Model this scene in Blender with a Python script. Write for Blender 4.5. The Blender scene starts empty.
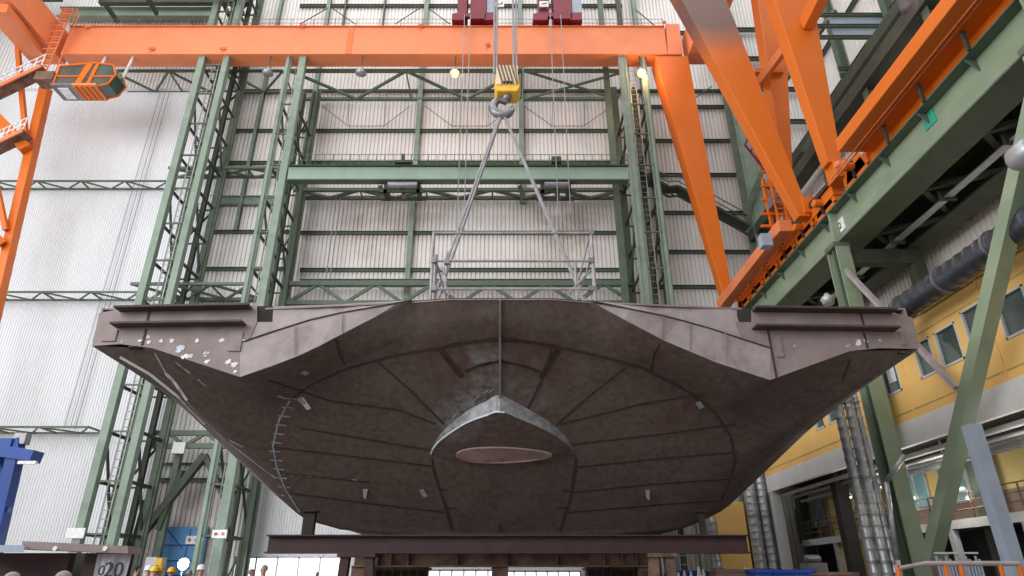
import bpy, bmesh, math, random
from mathutils import Vector, Matrix
from mathutils.bvhtree import BVHTree
random.seed(7)
S = bpy.context.scene
COL = S.collection

# ------------------------------------------------------------------ camera
PITCH = math.radians(24.6); FPX = 638.0; CX = 505.0; CY = 288.0
CP, SP = math.cos(PITCH), math.sin(PITCH)
EYE = Vector((0, 0, 1.6))
cd = bpy.data.cameras.new('camera'); cam = bpy.data.objects.new('camera', cd); COL.objects.link(cam)
cd.sensor_width = 36; cd.lens = FPX / 1024 * 36; cd.shift_x = (512 - CX) / 1024
cd.clip_end = 500; cam.location = EYE; cam.rotation_euler = (math.pi / 2 + PITCH, 0, 0)
S.camera = cam

# ------------------------------------------------------------------ light
w = bpy.data.worlds.new('world'); S.world = w; w.use_nodes = True
bg = w.node_tree.nodes['Background']
bg.inputs[0].default_value = (0.93, 0.96, 1.0, 1); bg.inputs[1].default_value = 0.50
def area(name, loc, target, sx, sy, power, col):
    l = bpy.data.lights.new(name, 'AREA'); l.shape = 'RECTANGLE'; l.size = sx; l.size_y = sy
    l.energy = power; l.color = col
    o = bpy.data.objects.new(name, l); COL.objects.link(o); o.location = loc
    o.rotation_euler = (Vector(target) - Vector(loc)).to_track_quat('-Z', 'Y').to_euler()
area('front_left_fill', (-32, -10, 27), (4, 40, 22), 44, 30, 17000, (1.0, 0.985, 0.965))  # added frontal fill from behind left, brightens left-facing sides; no skylight is there
area('roof_light', (-8, 24, 66), (-8, 26, 0), 76, 44, 19000, (1.0, 0.99, 0.98))
area('left_fill', (-52, 18, 26), (10, 34, 22), 30, 34, 7500, (0.97, 0.98, 1.0))  # added side fill to brighten left faces; no open gate stands here
S.view_settings.view_transform = 'Standard'; S.view_settings.look = 'None'
S.view_settings.exposure = 0.22; S.view_settings.gamma = 1; S.view_settings.use_curve_mapping = False

# ------------------------------------------------------------------ geometry helpers
def ray(px, py):
    v = (CY - py) / FPX
    return Vector(((px - CX) / FPX, CP - v * SP, SP + v * CP))
def P(px, py, Y):
    d = ray(px, py); return EYE + d * (Y / d.y)
def PX(px, py, X):
    d = ray(px, py); return EYE + d * (X / d.x)
def PZ(px, py, Z):
    d = ray(px, py); return EYE + d * ((Z - EYE.z) / d.z)

def tag(o, label=None, cat=None, group=None, kind=None):
    if label: o['label'] = label
    if cat: o['category'] = cat
    if group: o['group'] = group
    if kind: o['kind'] = kind
    return o
ORI = {}
def thing(name, loc, label, cat, group=None):
    o = bpy.data.objects.new(name, None); COL.objects.link(o); o.location = Vector(loc)
    o.empty_display_size = 0.2; ORI[o] = Vector(loc)
    return tag(o, label, cat, group)

class MB:
    def __init__(s): s.v = []; s.f = []
    def add(s, vs, fs):
        n = len(s.v); s.v += [Vector(v) for v in vs]; s.f += [tuple(i + n for i in f) for f in fs]; return s
    def box(s, lo, hi):
        x0, y0, z0 = lo; x1, y1, z1 = hi
        return s.add([(x0,y0,z0),(x1,y0,z0),(x1,y1,z0),(x0,y1,z0),(x0,y0,z1),(x1,y0,z1),(x1,y1,z1),(x0,y1,z1)],
            [(3,2,1,0),(4,5,6,7),(0,1,5,4),(1,2,6,5),(2,3,7,6),(3,0,4,7)])
    def hexa(s, a, b):           # two matching quads
        return s.add(list(a) + list(b), [(3,2,1,0),(4,5,6,7),(0,1,5,4),(1,2,6,5),(2,3,7,6),(3,0,4,7)])
    def frame(s, p, q, up=None):
        p, q = Vector(p), Vector(q); d = (q - p).normalized()
        u = Vector(up) if up else (Vector((0,0,1)) if abs(d.z) < .9 else Vector((0,1,0)))
        a = d.cross(u).normalized(); b = a.cross(d).normalized(); return p, q, a, b
    def bar(s, p, q, w, h, up=None):     # rectangular section, h along up
        p, q, a, b = s.frame(p, q, up); w /= 2; h /= 2
        c = [-a*w-b*h, a*w-b*h, a*w+b*h, -a*w+b*h]
        return s.hexa([p + k for k in c], [q + k for k in c])
    def ibeam(s, p, q, w, h, t=.04, up=None):
        p, q, a, b = s.frame(p, q, up)
        s.bar(p + b*(h/2-t/2), q + b*(h/2-t/2), w, t, b); s.bar(p - b*(h/2-t/2), q - b*(h/2-t/2), w, t, b)
        return s.bar(p, q, t, h - 2*t, b)
    def channel(s, p, q, w, h, t=.04, up=None):
        p, q, a, b = s.frame(p, q, up)
        s.bar(p + b*(h/2-t/2), q + b*(h/2-t/2), w, t, b); s.bar(p - b*(h/2-t/2), q - b*(h/2-t/2), w, t, b)
        return s.bar(p - a*(w/2-t/2), q - a*(w/2-t/2), t, h - 2*t, b)
    def tube(s, p, q, r, n=8, r2=None):
        p, q, a, b = s.frame(p, q); r2 = r if r2 is None else r2
        vs = [p + (a*math.cos(k*math.tau/n) + b*math.sin(k*math.tau/n))*r for k in range(n)] + \
             [q + (a*math.cos(k*math.tau/n) + b*math.sin(k*math.tau/n))*r2 for k in range(n)]
        return s.add(vs, [(k, (k+1)%n, n+(k+1)%n, n+k) for k in range(n)] + [tuple(range(n))[::-1], tuple(range(n, 2*n))])
    def path(s, pts, r, n=8):
        for a, b in zip(pts, pts[1:]): s.tube(a, b, r, n)
        return s
    def poly(s, pts, off):               # polygon extruded by vector off
        n = len(pts); off = Vector(off); pts = [Vector(p) for p in pts]
        return s.add(pts + [p + off for p in pts], [tuple(range(n)), tuple(range(2*n-1, n-1, -1))] + [(k, n+k, n+(k+1)%n, (k+1)%n) for k in range(n)])
    def lathe(s, c, prof, n=20, axis='Z'):   # prof: (r, h)
        c = Vector(c); vs = []
        for r, h in prof:
            for k in range(n):
                t = k*math.tau/n; x, y = r*math.cos(t), r*math.sin(t)
                vs.append(c + (Vector((x,y,h)) if axis == 'Z' else Vector((x,h,y)) if axis == 'Y' else Vector((h,x,y))))
        fs = [(i*n+k, i*n+(k+1)%n, (i+1)*n+(k+1)%n, (i+1)*n+k) for i in range(len(prof)-1) for k in range(n)]
        fs += [tuple(range(n))[::-1], tuple(range(len(vs)-n, len(vs)))]
        return s.add(vs, fs)
    def build(s, name, mat, parent=None, smooth=False, bevel=0, fix=True, label=None):
        me = bpy.data.meshes.new(name)
        if parent is not None: o0 = ORI[parent]
        else:
            xs = [v.x for v in s.v]; ys = [v.y for v in s.v]
            o0 = Vector(((min(xs)+max(xs))/2, (min(ys)+max(ys))/2, min(v.z for v in s.v)))
        me.from_pydata([v - o0 for v in s.v], [], s.f)
        if fix:
            bm = bmesh.new(); bm.from_mesh(me); bmesh.ops.recalc_face_normals(bm, faces=bm.faces); bm.to_mesh(me); bm.free()
        me.materials.append(mat)
        o = bpy.data.objects.new(name, me); COL.objects.link(o); ORI[o] = o0
        if parent is not None: o.parent = parent
        else: o.location = o0
        if smooth:
            for p in me.polygons: p.use_smooth = True
        if bevel:
            m = o.modifiers.new('bevel', 'BEVEL'); m.width = bevel; m.segments = 2; m.limit_method = 'ANGLE'
        if label: o['label'] = label
        return o
def struct(o): o['kind'] = 'structure'; return o

# ------------------------------------------------------------------ materials
def mat(name, col, rough=.6, metal=0, var=.12, scale=3.0, dirt=None, dirt_amt=.4, dirt_scale=.5, bump=.0, spec=.4, stretch=(1,1,1), lo=.48, hi=.72):
    m = bpy.data.materials.new(name); m.use_nodes = True; nt = m.node_tree; N = nt.nodes; L = nt.links
    b = N['Principled BSDF']; b.inputs['Roughness'].default_value = rough; b.inputs['Metallic'].default_value = metal
    b.inputs['Specular IOR Level'].default_value = spec
    geo = N.new('ShaderNodeNewGeometry'); mp = N.new('ShaderNodeMapping'); mp.inputs['Scale'].default_value = stretch
    L.new(geo.outputs['Position'], mp.inputs[0])
    n = N.new('ShaderNodeTexNoise'); n.inputs['Scale'].default_value = scale; n.inputs['Detail'].default_value = 5
    L.new(mp.outputs[0], n.inputs['Vector'])
    r = N.new('ShaderNodeMapRange'); r.inputs[1].default_value = .3; r.inputs[2].default_value = .7
    r.inputs[3].default_value = 1-var; r.inputs[4].default_value = 1+var; L.new(n.outputs[0], r.inputs[0])
    mx = N.new('ShaderNodeMix'); mx.data_type = 'RGBA'; mx.blend_type = 'MULTIPLY'; mx.inputs[0].default_value = 1
    mx.inputs[6].default_value = (*col, 1); L.new(r.outputs[0], mx.inputs[7]); out = mx.outputs[2]
    if dirt:
        n2 = N.new('ShaderNodeTexNoise'); n2.inputs['Scale'].default_value = dirt_scale; n2.inputs['Detail'].default_value = 7
        n2.inputs['Roughness'].default_value = .65
        L.new(mp.outputs[0], n2.inputs['Vector'])
        r2 = N.new('ShaderNodeMapRange'); r2.inputs[1].default_value = lo; r2.inputs[2].default_value = hi
        r2.inputs[3].default_value = 0; r2.inputs[4].default_value = dirt_amt; L.new(n2.outputs[0], r2.inputs[0])
        m2 = N.new('ShaderNodeMix'); m2.data_type = 'RGBA'; L.new(r2.outputs[0], m2.inputs[0]); L.new(out, m2.inputs[6])
        m2.inputs[7].default_value = (*dirt, 1); out = m2.outputs[2]
    L.new(out, b.inputs['Base Color'])
    if bump:
        bp = N.new('ShaderNodeBump'); bp.inputs['Strength'].default_value = bump; bp.inputs['Distance'].default_value = .05
        L.new(n.outputs[0], bp.inputs['Height']); L.new(bp.outputs[0], b.inputs['Normal'])
    return m
def emit(name, col, strength):
    m = bpy.data.materials.new(name); m.use_nodes = True; nt = m.node_tree; b = nt.nodes['Principled BSDF']
    b.inputs['Base Color'].default_value = (*col, 1); b.inputs['Emission Color'].default_value = (*col, 1)
    b.inputs['Emission Strength'].default_value = strength; return m
def glassy(name, col, rough=.08):
    m = mat(name, col, rough, 0, .3, .6, spec=.8); return m
M = dict(
    floor=mat('concrete', (.20,.19,.18), .8, var=.2, scale=.6, dirt=(.08,.075,.07), dirt_amt=.5, dirt_scale=.25),
    wall=mat('wall_sheet', (.80,.78,.765), .55, var=.05, scale=.5, dirt=(.40,.33,.29), dirt_amt=.5, dirt_scale=.09, stretch=(1,1,.35)),
    gate=mat('gate_sheet', (.76,.775,.80), .5, var=.03, scale=.3, dirt=(.55,.55,.56), dirt_amt=.4, dirt_scale=.2, stretch=(1,1,.3)),
    green=mat('green_paint', (.10,.135,.095), .5, var=.12, scale=1.5, dirt=(.06,.075,.055), dirt_amt=.6, dirt_scale=.8),
    lgreen=mat('pale_green_paint', (.22,.285,.23), .5, var=.08, scale=1.2, dirt=(.10,.13,.095), dirt_amt=.5, dirt_scale=.7),
    dgreen=mat('dark_green_paint', (.05,.065,.045), .6, var=.2, scale=1.5, dirt=(.03,.032,.026), dirt_amt=.7, dirt_scale=.7),
    rgreen=mat('runway_green_paint', (.235,.30,.20), .5, var=.08, scale=1.2, dirt=(.34,.36,.27), dirt_amt=.6, dirt_scale=.6, stretch=(1,.4,1)),
    orange=mat('orange_paint', (.74,.225,.09), .5, var=.05, scale=.8, dirt=(.60,.17,.07), dirt_amt=.5, dirt_scale=.3),
    sooty=mat('sooty_orange_paint', (.68,.15,.011), .42, var=.05, scale=.8, dirt=(.56,.11,.012), dirt_amt=.5, dirt_scale=.4),
    vorange=mat('bright_orange_paint', (.68,.15,.011), .42, var=.05, scale=.8, dirt=(.56,.11,.012), dirt_amt=.5, dirt_scale=.4),
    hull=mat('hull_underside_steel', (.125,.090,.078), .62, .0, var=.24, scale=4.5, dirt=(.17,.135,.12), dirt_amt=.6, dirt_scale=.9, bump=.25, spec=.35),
    mauve=mat('primer_plate', (.27,.215,.215), .6, var=.14, scale=1.4, dirt=(.20,.14,.12), dirt_amt=.7, dirt_scale=.9),
    lmauve=mat('pale_primer_plate', (.36,.305,.315), .6, var=.10, scale=2.0, dirt=(.20,.15,.14), dirt_amt=.7, dirt_scale=1.2),
    dplate=mat('dark_edge_steel', (.075,.05,.045), .7, var=.2, scale=2),
    seam=mat('weld_seam_steel', (.052,.04,.036), .7, var=.3, scale=6),
    rust=mat('rust_stain', (.05,.027,.02), .8, var=.5, scale=3),
    white=mat('white_primer', (.78,.78,.80), .7, var=.15, scale=5),
    pale=mat('scuffed_zinc', (.40,.42,.46), .5, .3, var=.35, scale=5),
    pink=mat('opening_plate', (.33,.22,.205), .6, var=.2, scale=2.5, dirt=(.10,.07,.06), dirt_amt=.8, dirt_scale=1.2),
    beam=mat('oxide_beam', (.052,.023,.025), .6, var=.2, scale=2),
    obeam=mat('rusty_plate', (.20,.115,.085), .7, var=.4, scale=1.5, dirt=(.03,.02,.02), dirt_amt=.9, dirt_scale=1.4),
    grey=mat('galvanised', (.42,.43,.45), .4, .5, var=.2, scale=3),
    lgrey=mat('pale_grey_paint', (.56,.56,.56), .6, var=.06, scale=1),
    fascia=mat('fascia_concrete', (.72,.70,.69), .7, var=.06, scale=1),
    yellow=mat('yellow_cladding', (.84,.52,.17), .6, var=.05, scale=.7),
    ochre=mat('ochre_wall', (.55,.42,.16), .7, var=.1, scale=.7),
    glass=glassy('window_glass', (.07,.10,.09)),
    teal=glassy('teal_glass', (.22,.42,.44)),
    duct=mat('dark_duct', (.09,.10,.12), .3, .6, var=.3, scale=2),
    black=mat('black', (.015,.015,.015), .6),
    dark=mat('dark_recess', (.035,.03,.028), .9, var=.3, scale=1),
    cream=mat('cream_paint', (.72,.62,.42), .6),
    bare=mat('bare_scuffed_steel', (.26,.27,.29), .45, .3, var=.4, scale=4),
    ladder=mat('ladder_zinc', (.42,.44,.42), .5, .1),
    girder=mat('pale_girder_paint', (.27,.37,.29), .5, var=.08, scale=1.2, dirt=(.20,.26,.2), dirt_amt=.5, dirt_scale=.6),
    tube=mat('scaffold_tube', (.33,.31,.32), .5, .1, var=.25, scale=4),
    red=mat('crimson_paint', (.19,.01,.028), .45, var=.15, scale=1.5),
    hookyel=mat('yellow_hook_paint', (.80,.48,.04), .45, var=.1, scale=2),
    steel=mat('steel', (.25,.25,.27), .4, .6, var=.2, scale=3),
    wire=mat('wire_rope', (.30,.30,.32), .5, .4, var=.2, scale=8),
    blue=mat('blue_paint', (.015,.06,.28), .45, var=.15, scale=1),
    doorblue=mat('door_blue', (.10,.27,.50), .5, var=.08, scale=1),
    bluegrey=mat('blue_grey_paint', (.33,.38,.46), .5, var=.1, scale=1.2),
    brown=mat('brown_panel', (.26,.17,.13), .7, var=.12, scale=1),
    sheet=mat('banner_fabric', (.52,.50,.53), .8, var=.1, scale=1),
    ink=mat('sign_ink', (.03,.03,.05), .7), redink=mat('sign_red', (.62,.22,.22), .6),
    skin=mat('skin', (.55,.32,.24), .6, var=.05), hair=mat('grey_hair', (.28,.24,.22), .8, var=.2, scale=30),
    navy=mat('navy_cloth', (.03,.045,.11), .85, var=.2, scale=8), bluecloth=mat('blue_cloth', (.06,.13,.40), .85, var=.2, scale=8),
    darkcloth=mat('dark_cloth', (.03,.03,.035), .85, var=.2, scale=8), greycloth=mat('grey_cloth', (.25,.25,.28), .85, var=.2, scale=8),
    hy=mat('helmet_yellow', (.85,.60,.03), .35), hw=mat('helmet_white', (.82,.82,.84), .35), ho=mat('helmet_amber', (.85,.42,.03), .35),
    tealpatch=mat('teal_touch_up', (.04,.34,.22), .5),
    lamp=emit('lamp_glow', (1.0,.48,.12), 4.5), cold=emit('work_light_glow', (.9,.95,1.0), 25), day=emit('daylight_pane', (.93,.97,1.0), 1.5),
)

def patch(m, pts, rad, col, amt, nscale=2.5, soft=.6, lo=.4, hi=.62):
    """a stain or bare spot of its own shape round given places in the world"""
    nt = m.node_tree; N = nt.nodes; L = nt.links; b = N['Principled BSDF']; src = b.inputs['Base Color'].links[0].from_socket
    geo = N.new('ShaderNodeNewGeometry'); n = N.new('ShaderNodeTexNoise'); n.inputs['Scale'].default_value = nscale; n.inputs['Detail'].default_value = 8; n.inputs['Roughness'].default_value = .7
    L.new(geo.outputs['Position'], n.inputs['Vector']); r = N.new('ShaderNodeMapRange'); r.inputs[1].default_value = lo; r.inputs[2].default_value = hi
    L.new(n.outputs[0], r.inputs[0]); prev = None
    for p in pts:
        d = N.new('ShaderNodeVectorMath'); d.operation = 'DISTANCE'; d.inputs[1].default_value = tuple(p); L.new(geo.outputs['Position'], d.inputs[0])
        q = N.new('ShaderNodeMapRange'); q.inputs[1].default_value = rad*(1-soft); q.inputs[2].default_value = rad; q.inputs[3].default_value = 1; q.inputs[4].default_value = 0
        L.new(d.outputs['Value'], q.inputs[0])
        if prev is None: prev = q.outputs[0]
        else:
            x = N.new('ShaderNodeMath'); x.operation = 'MAXIMUM'; L.new(prev, x.inputs[0]); L.new(q.outputs[0], x.inputs[1]); prev = x.outputs[0]
    x = N.new('ShaderNodeMath'); x.operation = 'MULTIPLY'; L.new(prev, x.inputs[0]); L.new(r.outputs[0], x.inputs[1])
    y = N.new('ShaderNodeMath'); y.operation = 'MULTIPLY'; L.new(x.outputs[0], y.inputs[0]); y.inputs[1].default_value = amt
    mx = N.new('ShaderNodeMix'); mx.data_type = 'RGBA'; L.new(y.outputs[0], mx.inputs[0]); L.new(src, mx.inputs[6]); mx.inputs[7].default_value = (*col,1)
    L.new(mx.outputs[2], b.inputs['Base Color'])
patch(M['sooty'], [P(700,-60,32), P(705,-20,32), P(712,8,32)], 5.0, (.17,.085,.07), 1.0, .8, .55, .12, .3)

patch(M['wall'], [P(372,212,50), P(380,225,50), P(560,210,50), P(565,228,50), P(200,520,50)], 5.5, (.30,.20,.16), .55, .35, .7, .3, .6)
# ------------------------------------------------------------------ setting
DW = 50.0
struct(MB().box((-75,-25,-.3), (40,DW+.3,0)).build('floor', M['floor']))
def corrugated(axis, c, a0, a1, z0, z1, pitch, dep):
    """trapezoid sheet; axis 'X' runs along x at y=c (facing -y); axis 'Y' runs along y at x=c (facing -x)"""
    mb = MB(); prof = []; a = a0
    while a < a1:
        for f, d in ((0,0),(.66,0),(.72,dep),(.92,dep)): prof.append((a+f*pitch, d))
        a += pitch
    vs = []; fs = []
    for (u, d) in prof:
        for z in (z0, z1): vs.append((u, c+d, z) if axis == 'X' else (c+d, u, z))
    for i in range(len(prof)-1): fs.append((2*i, 2*i+2, 2*i+3, 2*i+1))
    return mb.add(vs, fs)
gx0 = P(188,100,DW).x; gtop = P(100,94,DW).z
w1 = corrugated('X', DW, -75, 31, 0, 72, .37, .13)
struct(w1.build('wall_back', M['wall'], fix=False))
# big sliding gate on the left, with the wall stiffeners
def door_panel(n, x0, x1, y, z1, labelmat, pitch=.22):
    o = corrugated('X', y, x0, x1, .05, z1, pitch, .05).build('door_%d' % n, labelmat, fix=False); struct(o)
    MB().box((x0, y-.02, z1-.05), (x1, y+.25, z1+.25)).build('door_head', M['lgrey'], o)
    return o
door_panel(1, -75, -26.6, 49.5, gtop, M['gate'])
xg = P(246,520,49.6).x
door_panel(2, xg, P(640,520,49.6).x, 49.6, P(400,404,49.6).z, M['gate'])
# windows low in the second gate
wn = 0
for (a, b, ytop, dv) in ((236,342,557,5), (428,500,570,6), (503,580,571,7)):
    wn += 1
    lo = P(a, ytop, 49.4); hi = P(b, ytop, 49.4); z0 = .5
    f = MB(); n = dv
    f.box((lo.x-.08, 49.3, lo.z-.08), (hi.x+.08, 49.55, lo.z+.04)).box((lo.x-.08, 49.3, z0-.08), (hi.x+.08, 49.55, z0))
    for k in range(n+1):
        x = lo.x + (hi.x-lo.x)*k/n; f.box((x-.05,49.3,z0), (x+.05,49.55,lo.z))
    fo = struct(f.build('window_%d' % wn, M['grey']))
    MB().box((lo.x,49.42,z0), (hi.x,49.46,lo.z-.05)).build('pane', M['day'], fo)

tn = 0
def trim(mb, m):
    global tn; tn += 1
    return struct(mb.build('trim_%d' % tn, m))
def girt(px0, px1, py, D=49.85, h=.28, dpt=.35, m='green'):
    a, b = P(px0,py,D), P(px1,py,D); b.z = a.z
    trim(MB().ibeam(a, b, dpt, h, .05), M[m])
# girts between the towers, left bay, right bay
for py in (6, 131, 163, 233, 270): girt(300, 622, py)
for py in (131, 163, 232, 269): girt(205 if py < 200 else 190, 290, py)
girt(190, 262, 300)
girt(192, 275, 201, 49.7, .9, .5, 'lgreen')
for py in (107, 141, 175, 213, 252, 287): girt(640, 741+py*.13-10, py)
girt(128, 230, 480); girt(128, 230, 464, h=.15)
girt(250, 700, 33, h=.3)
girt(130, 735, 91, 49.8, .2)
# light green beams
girt(300, 628, 283, 48.6, .6, .5, 'lgreen')
girt(60, 215, 14, 49.4, 1.3, .8, 'lgreen')
# wall posts
def post(px, py, z0, z1, w_=.45, D=49.7, m='lgreen'):
    x = P(px,py,D).x; trim(MB().ibeam((x,D,z0), (x,D,z1), w_, .4, .05, up=(0,1,0)), M[m])
post(417,144, P(417,300,50).z-3, 66); post(521,100, P(521,205,50).z, 66)
post(328,12, 45, 66, .4); post(262,100,30,66,.3); post(240,100,30,66,.3)
post(650,144, 14, 66, .5)
for px in (345, 384, 460, 487): post(px, 12, P(400,60,50).z, 66, .1, 49.75, 'green')
# roof zone high on the wall
girt(130, 470, -25, 49.0, .5, .6); girt(560, 735, -22, 49.0, .5, .6)

# dark roof trusses high up on the left
for k, (px0, px1, y_, D) in enumerate(((-40,62,-2,47),(100,250,2,46),(140,262,-8,43))):
    a, b = P(px0,y_,D), P(px1,y_,D); b.z = a.z
    t = thing('roof_truss', (a+b)/2, ('dark roof truss in the top left corner behind the orange end beam','dark roof truss at the top edge left of the green columns','dark roof truss at the top edge nearest above the second tower')[k], 'truss')
    MB().bar(a, b, .5, .6).build('bottom_chord', M['dgreen'], t); MB().bar(a+Vector((0,0,3)), b+Vector((0,0,3)), .4, .5).build('top_chord', M['dgreen'], t)
    n = 6
    for i in range(n):
        p, q, r = a.lerp(b,i/n), a.lerp(b,(i+.5)/n), a.lerp(b,(i+1)/n)
        MB().bar(p, q+Vector((0,0,3)), .25, .25).build('diagonal', M['dgreen'], t); MB().bar(q+Vector((0,0,3)), r, .25, .25).build('diagonal', M['dgreen'], t)
    MB().bar(a+Vector((0,-6,.5)), a+Vector((0,3,.5)), .3, .4).build('purlin', M['dgreen'], t); MB().bar(b+Vector((-3,-6,.5)), b+Vector((-3,3,.5)), .3, .4).build('purlin', M['dgreen'], t)

# sag rods: small trapezoid ties on the wall sheets
tn_r = 0
for (x0,x1,x2,x3) in ((322,348,384,410),(425,452,488,514),(524,552,584,612)):
    mb = MB(); D = 49.55
    q = [P(x0,106,D), P(x1,126,D), P(x2,126,D), P(x3,106,D)]
    mb.path(q, .035, 5); mb.tube(q[1], P(x1+1,101,D), .03, 5); mb.tube(q[2], P(x2+1,101,D), .03, 5)
    trim(mb, M['green'])
for (x0,x1,y0,y1) in ((300,328,24,8),(332,355,8,24),(395,420,24,8),(428,450,8,24),(636,660,10,30),(690,712,102,86)):
    trim(MB().tube(P(x0,y0,49.5), P(x1,y1,49.5), .06, 5), M['green'])

# horizontal wind trusses, each one a thing
def wind_truss(pf, pw, px0, px1, D1, bays, label, chord=.28, name='wind_truss', mt='green', X=False, group=None):
    """front chord at pixel row pf, wall chord at row pw, same height"""
    b = P(px0, pw, D1); z = b.z
    a = PZ(px0, pf, z); c = PZ(px1, pf, z); Df = a.y
    x0, x1 = P(px0,pw,D1).x, P(px1,pw,D1).x
    t = thing(name, ((x0+x1)/2, (Df+D1)/2, z), label, 'truss', group)
    MB().bar((x0,Df,z), (x1,Df,z), chord, chord).build('front_chord', M[mt], t)
    MB().bar((x0,D1,z), (x1,D1,z), chord, chord).build('wall_chord', M[mt], t)
    for k in range(bays):
        u0 = x0+(x1-x0)*k/bays; u1 = x0+(x1-x0)*(k+1)/bays; um = (u0+u1)/2
        if X:
            MB().bar((u0,Df,z),(u1,D1,z),.18,.18).build('diagonal', M[mt], t); MB().bar((u0,D1,z-.1),(u1,Df,z-.1),.18,.18).build('diagonal', M[mt], t)
        else:
            MB().bar((u0,Df,z),(um,D1,z),chord*.8,chord*.8).build('diagonal', M[mt], t); MB().bar((um,D1,z),(u1,Df,z),chord*.8,chord*.8).build('diagonal', M[mt], t)
        MB().bar((u1,Df,z),(u1,D1,z),.12,.12).build('strut', M[mt], t)
    return t
wind_truss(71, 99, 302, 521, 49.6, 2, 'long green horizontal truss under the orange girder, between the second tower and the hook')
wind_truss(71, 99, 523, 618, 49.6, 1, 'green crossed horizontal truss right of the yellow hook block', X=True)
wind_truss(71, 92, 128, 292, 49.6, 3, 'green horizontal truss behind the crane cab and left tower', chord=.22)
wind_truss(190, 198, 298, 622, 49.6, 5, 'narrow green zigzag truss just below the long pale green girder', chord=.3)
wind_truss(181, 189, -40, 176, 49.2, 5, 'upper zigzag stiffener truss across the white sliding gate', chord=.14)
wind_truss(292, 300, -40, 150, 49.2, 4, 'middle zigzag stiffener truss on the white gate, level with the ship deck', chord=.14)
wind_truss(427, 433, -40, 105, 49.2, 3, 'lowest zigzag stiffener truss on the white gate, above the blue machine', chord=.14)
wind_truss(168, 177, 176, 292, 48.6, 3, 'green crossed catwalk truss joining the two left towers', chord=.22, X=True)
wind_truss(284, 299, 150, 262, 48.2, 3, 'green truss platform between the left towers just above the deck edge', chord=.22, X=True)
# vertical truss just above deck, behind scaffold
def lattice_girder(px0, px1, pt, pb, D, bays, label):
    z1, z0 = P(px0,pt,D).z, P(px0,pb,D).z; x0, x1 = P(px0,pt,D).x, P(px1,pt,D).x
    t = thing('lattice_girder', ((x0+x1)/2, D, z0), label, 'girder')
    MB().bar((x0,D,z1),(x1,D,z1),.35,.35).build('top_chord', M['green'], t); MB().bar((x0,D,z0),(x1,D,z0),.35,.35).build('bottom_chord', M['green'], t)
    for k in range(bays):
        u0 = x0+(x1-x0)*k/bays; u1 = x0+(x1-x0)*(k+1)/bays; um = (u0+u1)/2
        MB().bar((u0,D,z0),(um,D,z1),.2,.25).build('diagonal', M['green'], t); MB().bar((um,D,z1),(u1,D,z0),.2,.25).build('diagonal', M['green'], t)
lattice_girder(290, 632, 284, 303, 48.2, 6, 'green lattice girder running behind the scaffold rail at deck level')
lattice_girder(150, 262, 433, 446, 47.5, 3, 'green lattice girder between the left towers low under the ship wing')

# long pale girder between towers
a, b = P(289,175,44), P(628,175,44); b.z = a.z
t = thing('box_girder', (a+b)/2, 'long pale green box girder spanning between the towers across the back wall', 'girder')
MB().bar(a, b, .5, 1.2).build('girder_web', M['girder'], t)
MB().bar(a+Vector((0,-.1,.65)), b+Vector((0,-.1,.65)), .8, .09).build('top_flange', M['dgreen'], t)
MB().bar(a-Vector((0,.0,.65)), b-Vector((0,.0,.65)), .7, .09).build('bottom_flange', M['green'], t)
for px in (380, 402, 520, 555): 
    q = P(px,190,44.6); MB().bar((q.x,44.6,a.z-.7),(q.x+.3,44.6,a.z-2.0),.35,.3).build('hanger', M['dgreen'], t)
r = MB()
for k in range(40):
    x = a.x+(b.x-a.x)*k/39; r.tube((x,43.6,a.z+.75),(x,43.6,a.z+1.75),.03,4)
for h in (1.2,1.75): r.tube((a.x,43.6,a.z+h),(b.x,43.6,a.z+h),.035,4)
r.build('handrail', M['green'], t)
# small trolley on the wall crane girder
q = P(402,172,43.2)
t = thing('hoist_trolley', (q.x, 43.2, a.z-1.7), 'small dark hoist trolley hanging under the pale girder, left part', 'hoist')
MB().box((q.x-2.0,44.2,a.z-1.5),(q.x+1.8,44.4,a.z-1.25)).box((q.x-2.0,45.4,a.z-1.5),(q.x+1.8,45.6,a.z-1.25)).box((q.x-1.6,44.2,a.z-1.5),(q.x-1.3,45.6,a.z-.7)).box((q.x+1.1,44.2,a.z-1.5),(q.x+1.4,45.6,a.z-.7)).build('frame', M['dgreen'], t)
MB().lathe((q.x,44,a.z-1.0),[(.3,-1.2),(.3,1.2)],14,'X').build('drum', M['steel'], t)
MB().box((q.x-.7,43.3,a.z+.8),(q.x+.7,43.9,a.z+1.0)).box((q.x-.2,43.4,a.z+1.0),(q.x+.05,43.8,a.z+1.7)).build('motor', M['dgreen'], t)
q = P(557,172,43.2)
t = thing('hoist_trolley', (q.x, 43.2, a.z-1.7), 'small dark hoist trolley hanging under the pale girder, right part', 'hoist')
MB().box((q.x-1.6,44.2,a.z-1.5),(q.x+1.6,44.4,a.z-1.25)).box((q.x-1.6,45.4,a.z-1.5),(q.x+1.6,45.6,a.z-1.25)).box((q.x-1.3,44.2,a.z-1.5),(q.x-1.0,45.6,a.z-.7)).box((q.x+.9,44.2,a.z-1.5),(q.x+1.2,45.6,a.z-.7)).build('frame', M['dgreen'], t)
MB().lathe((q.x,44,a.z-1.0),[(.3,-1.0),(.3,1.0)],14,'X').build('drum', M['steel'], t)
MB().box((q.x-.4,43.2,a.z+.8),(q.x+.4,43.9,a.z+1.3)).build('motor', M['dgreen'], t)

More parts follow.
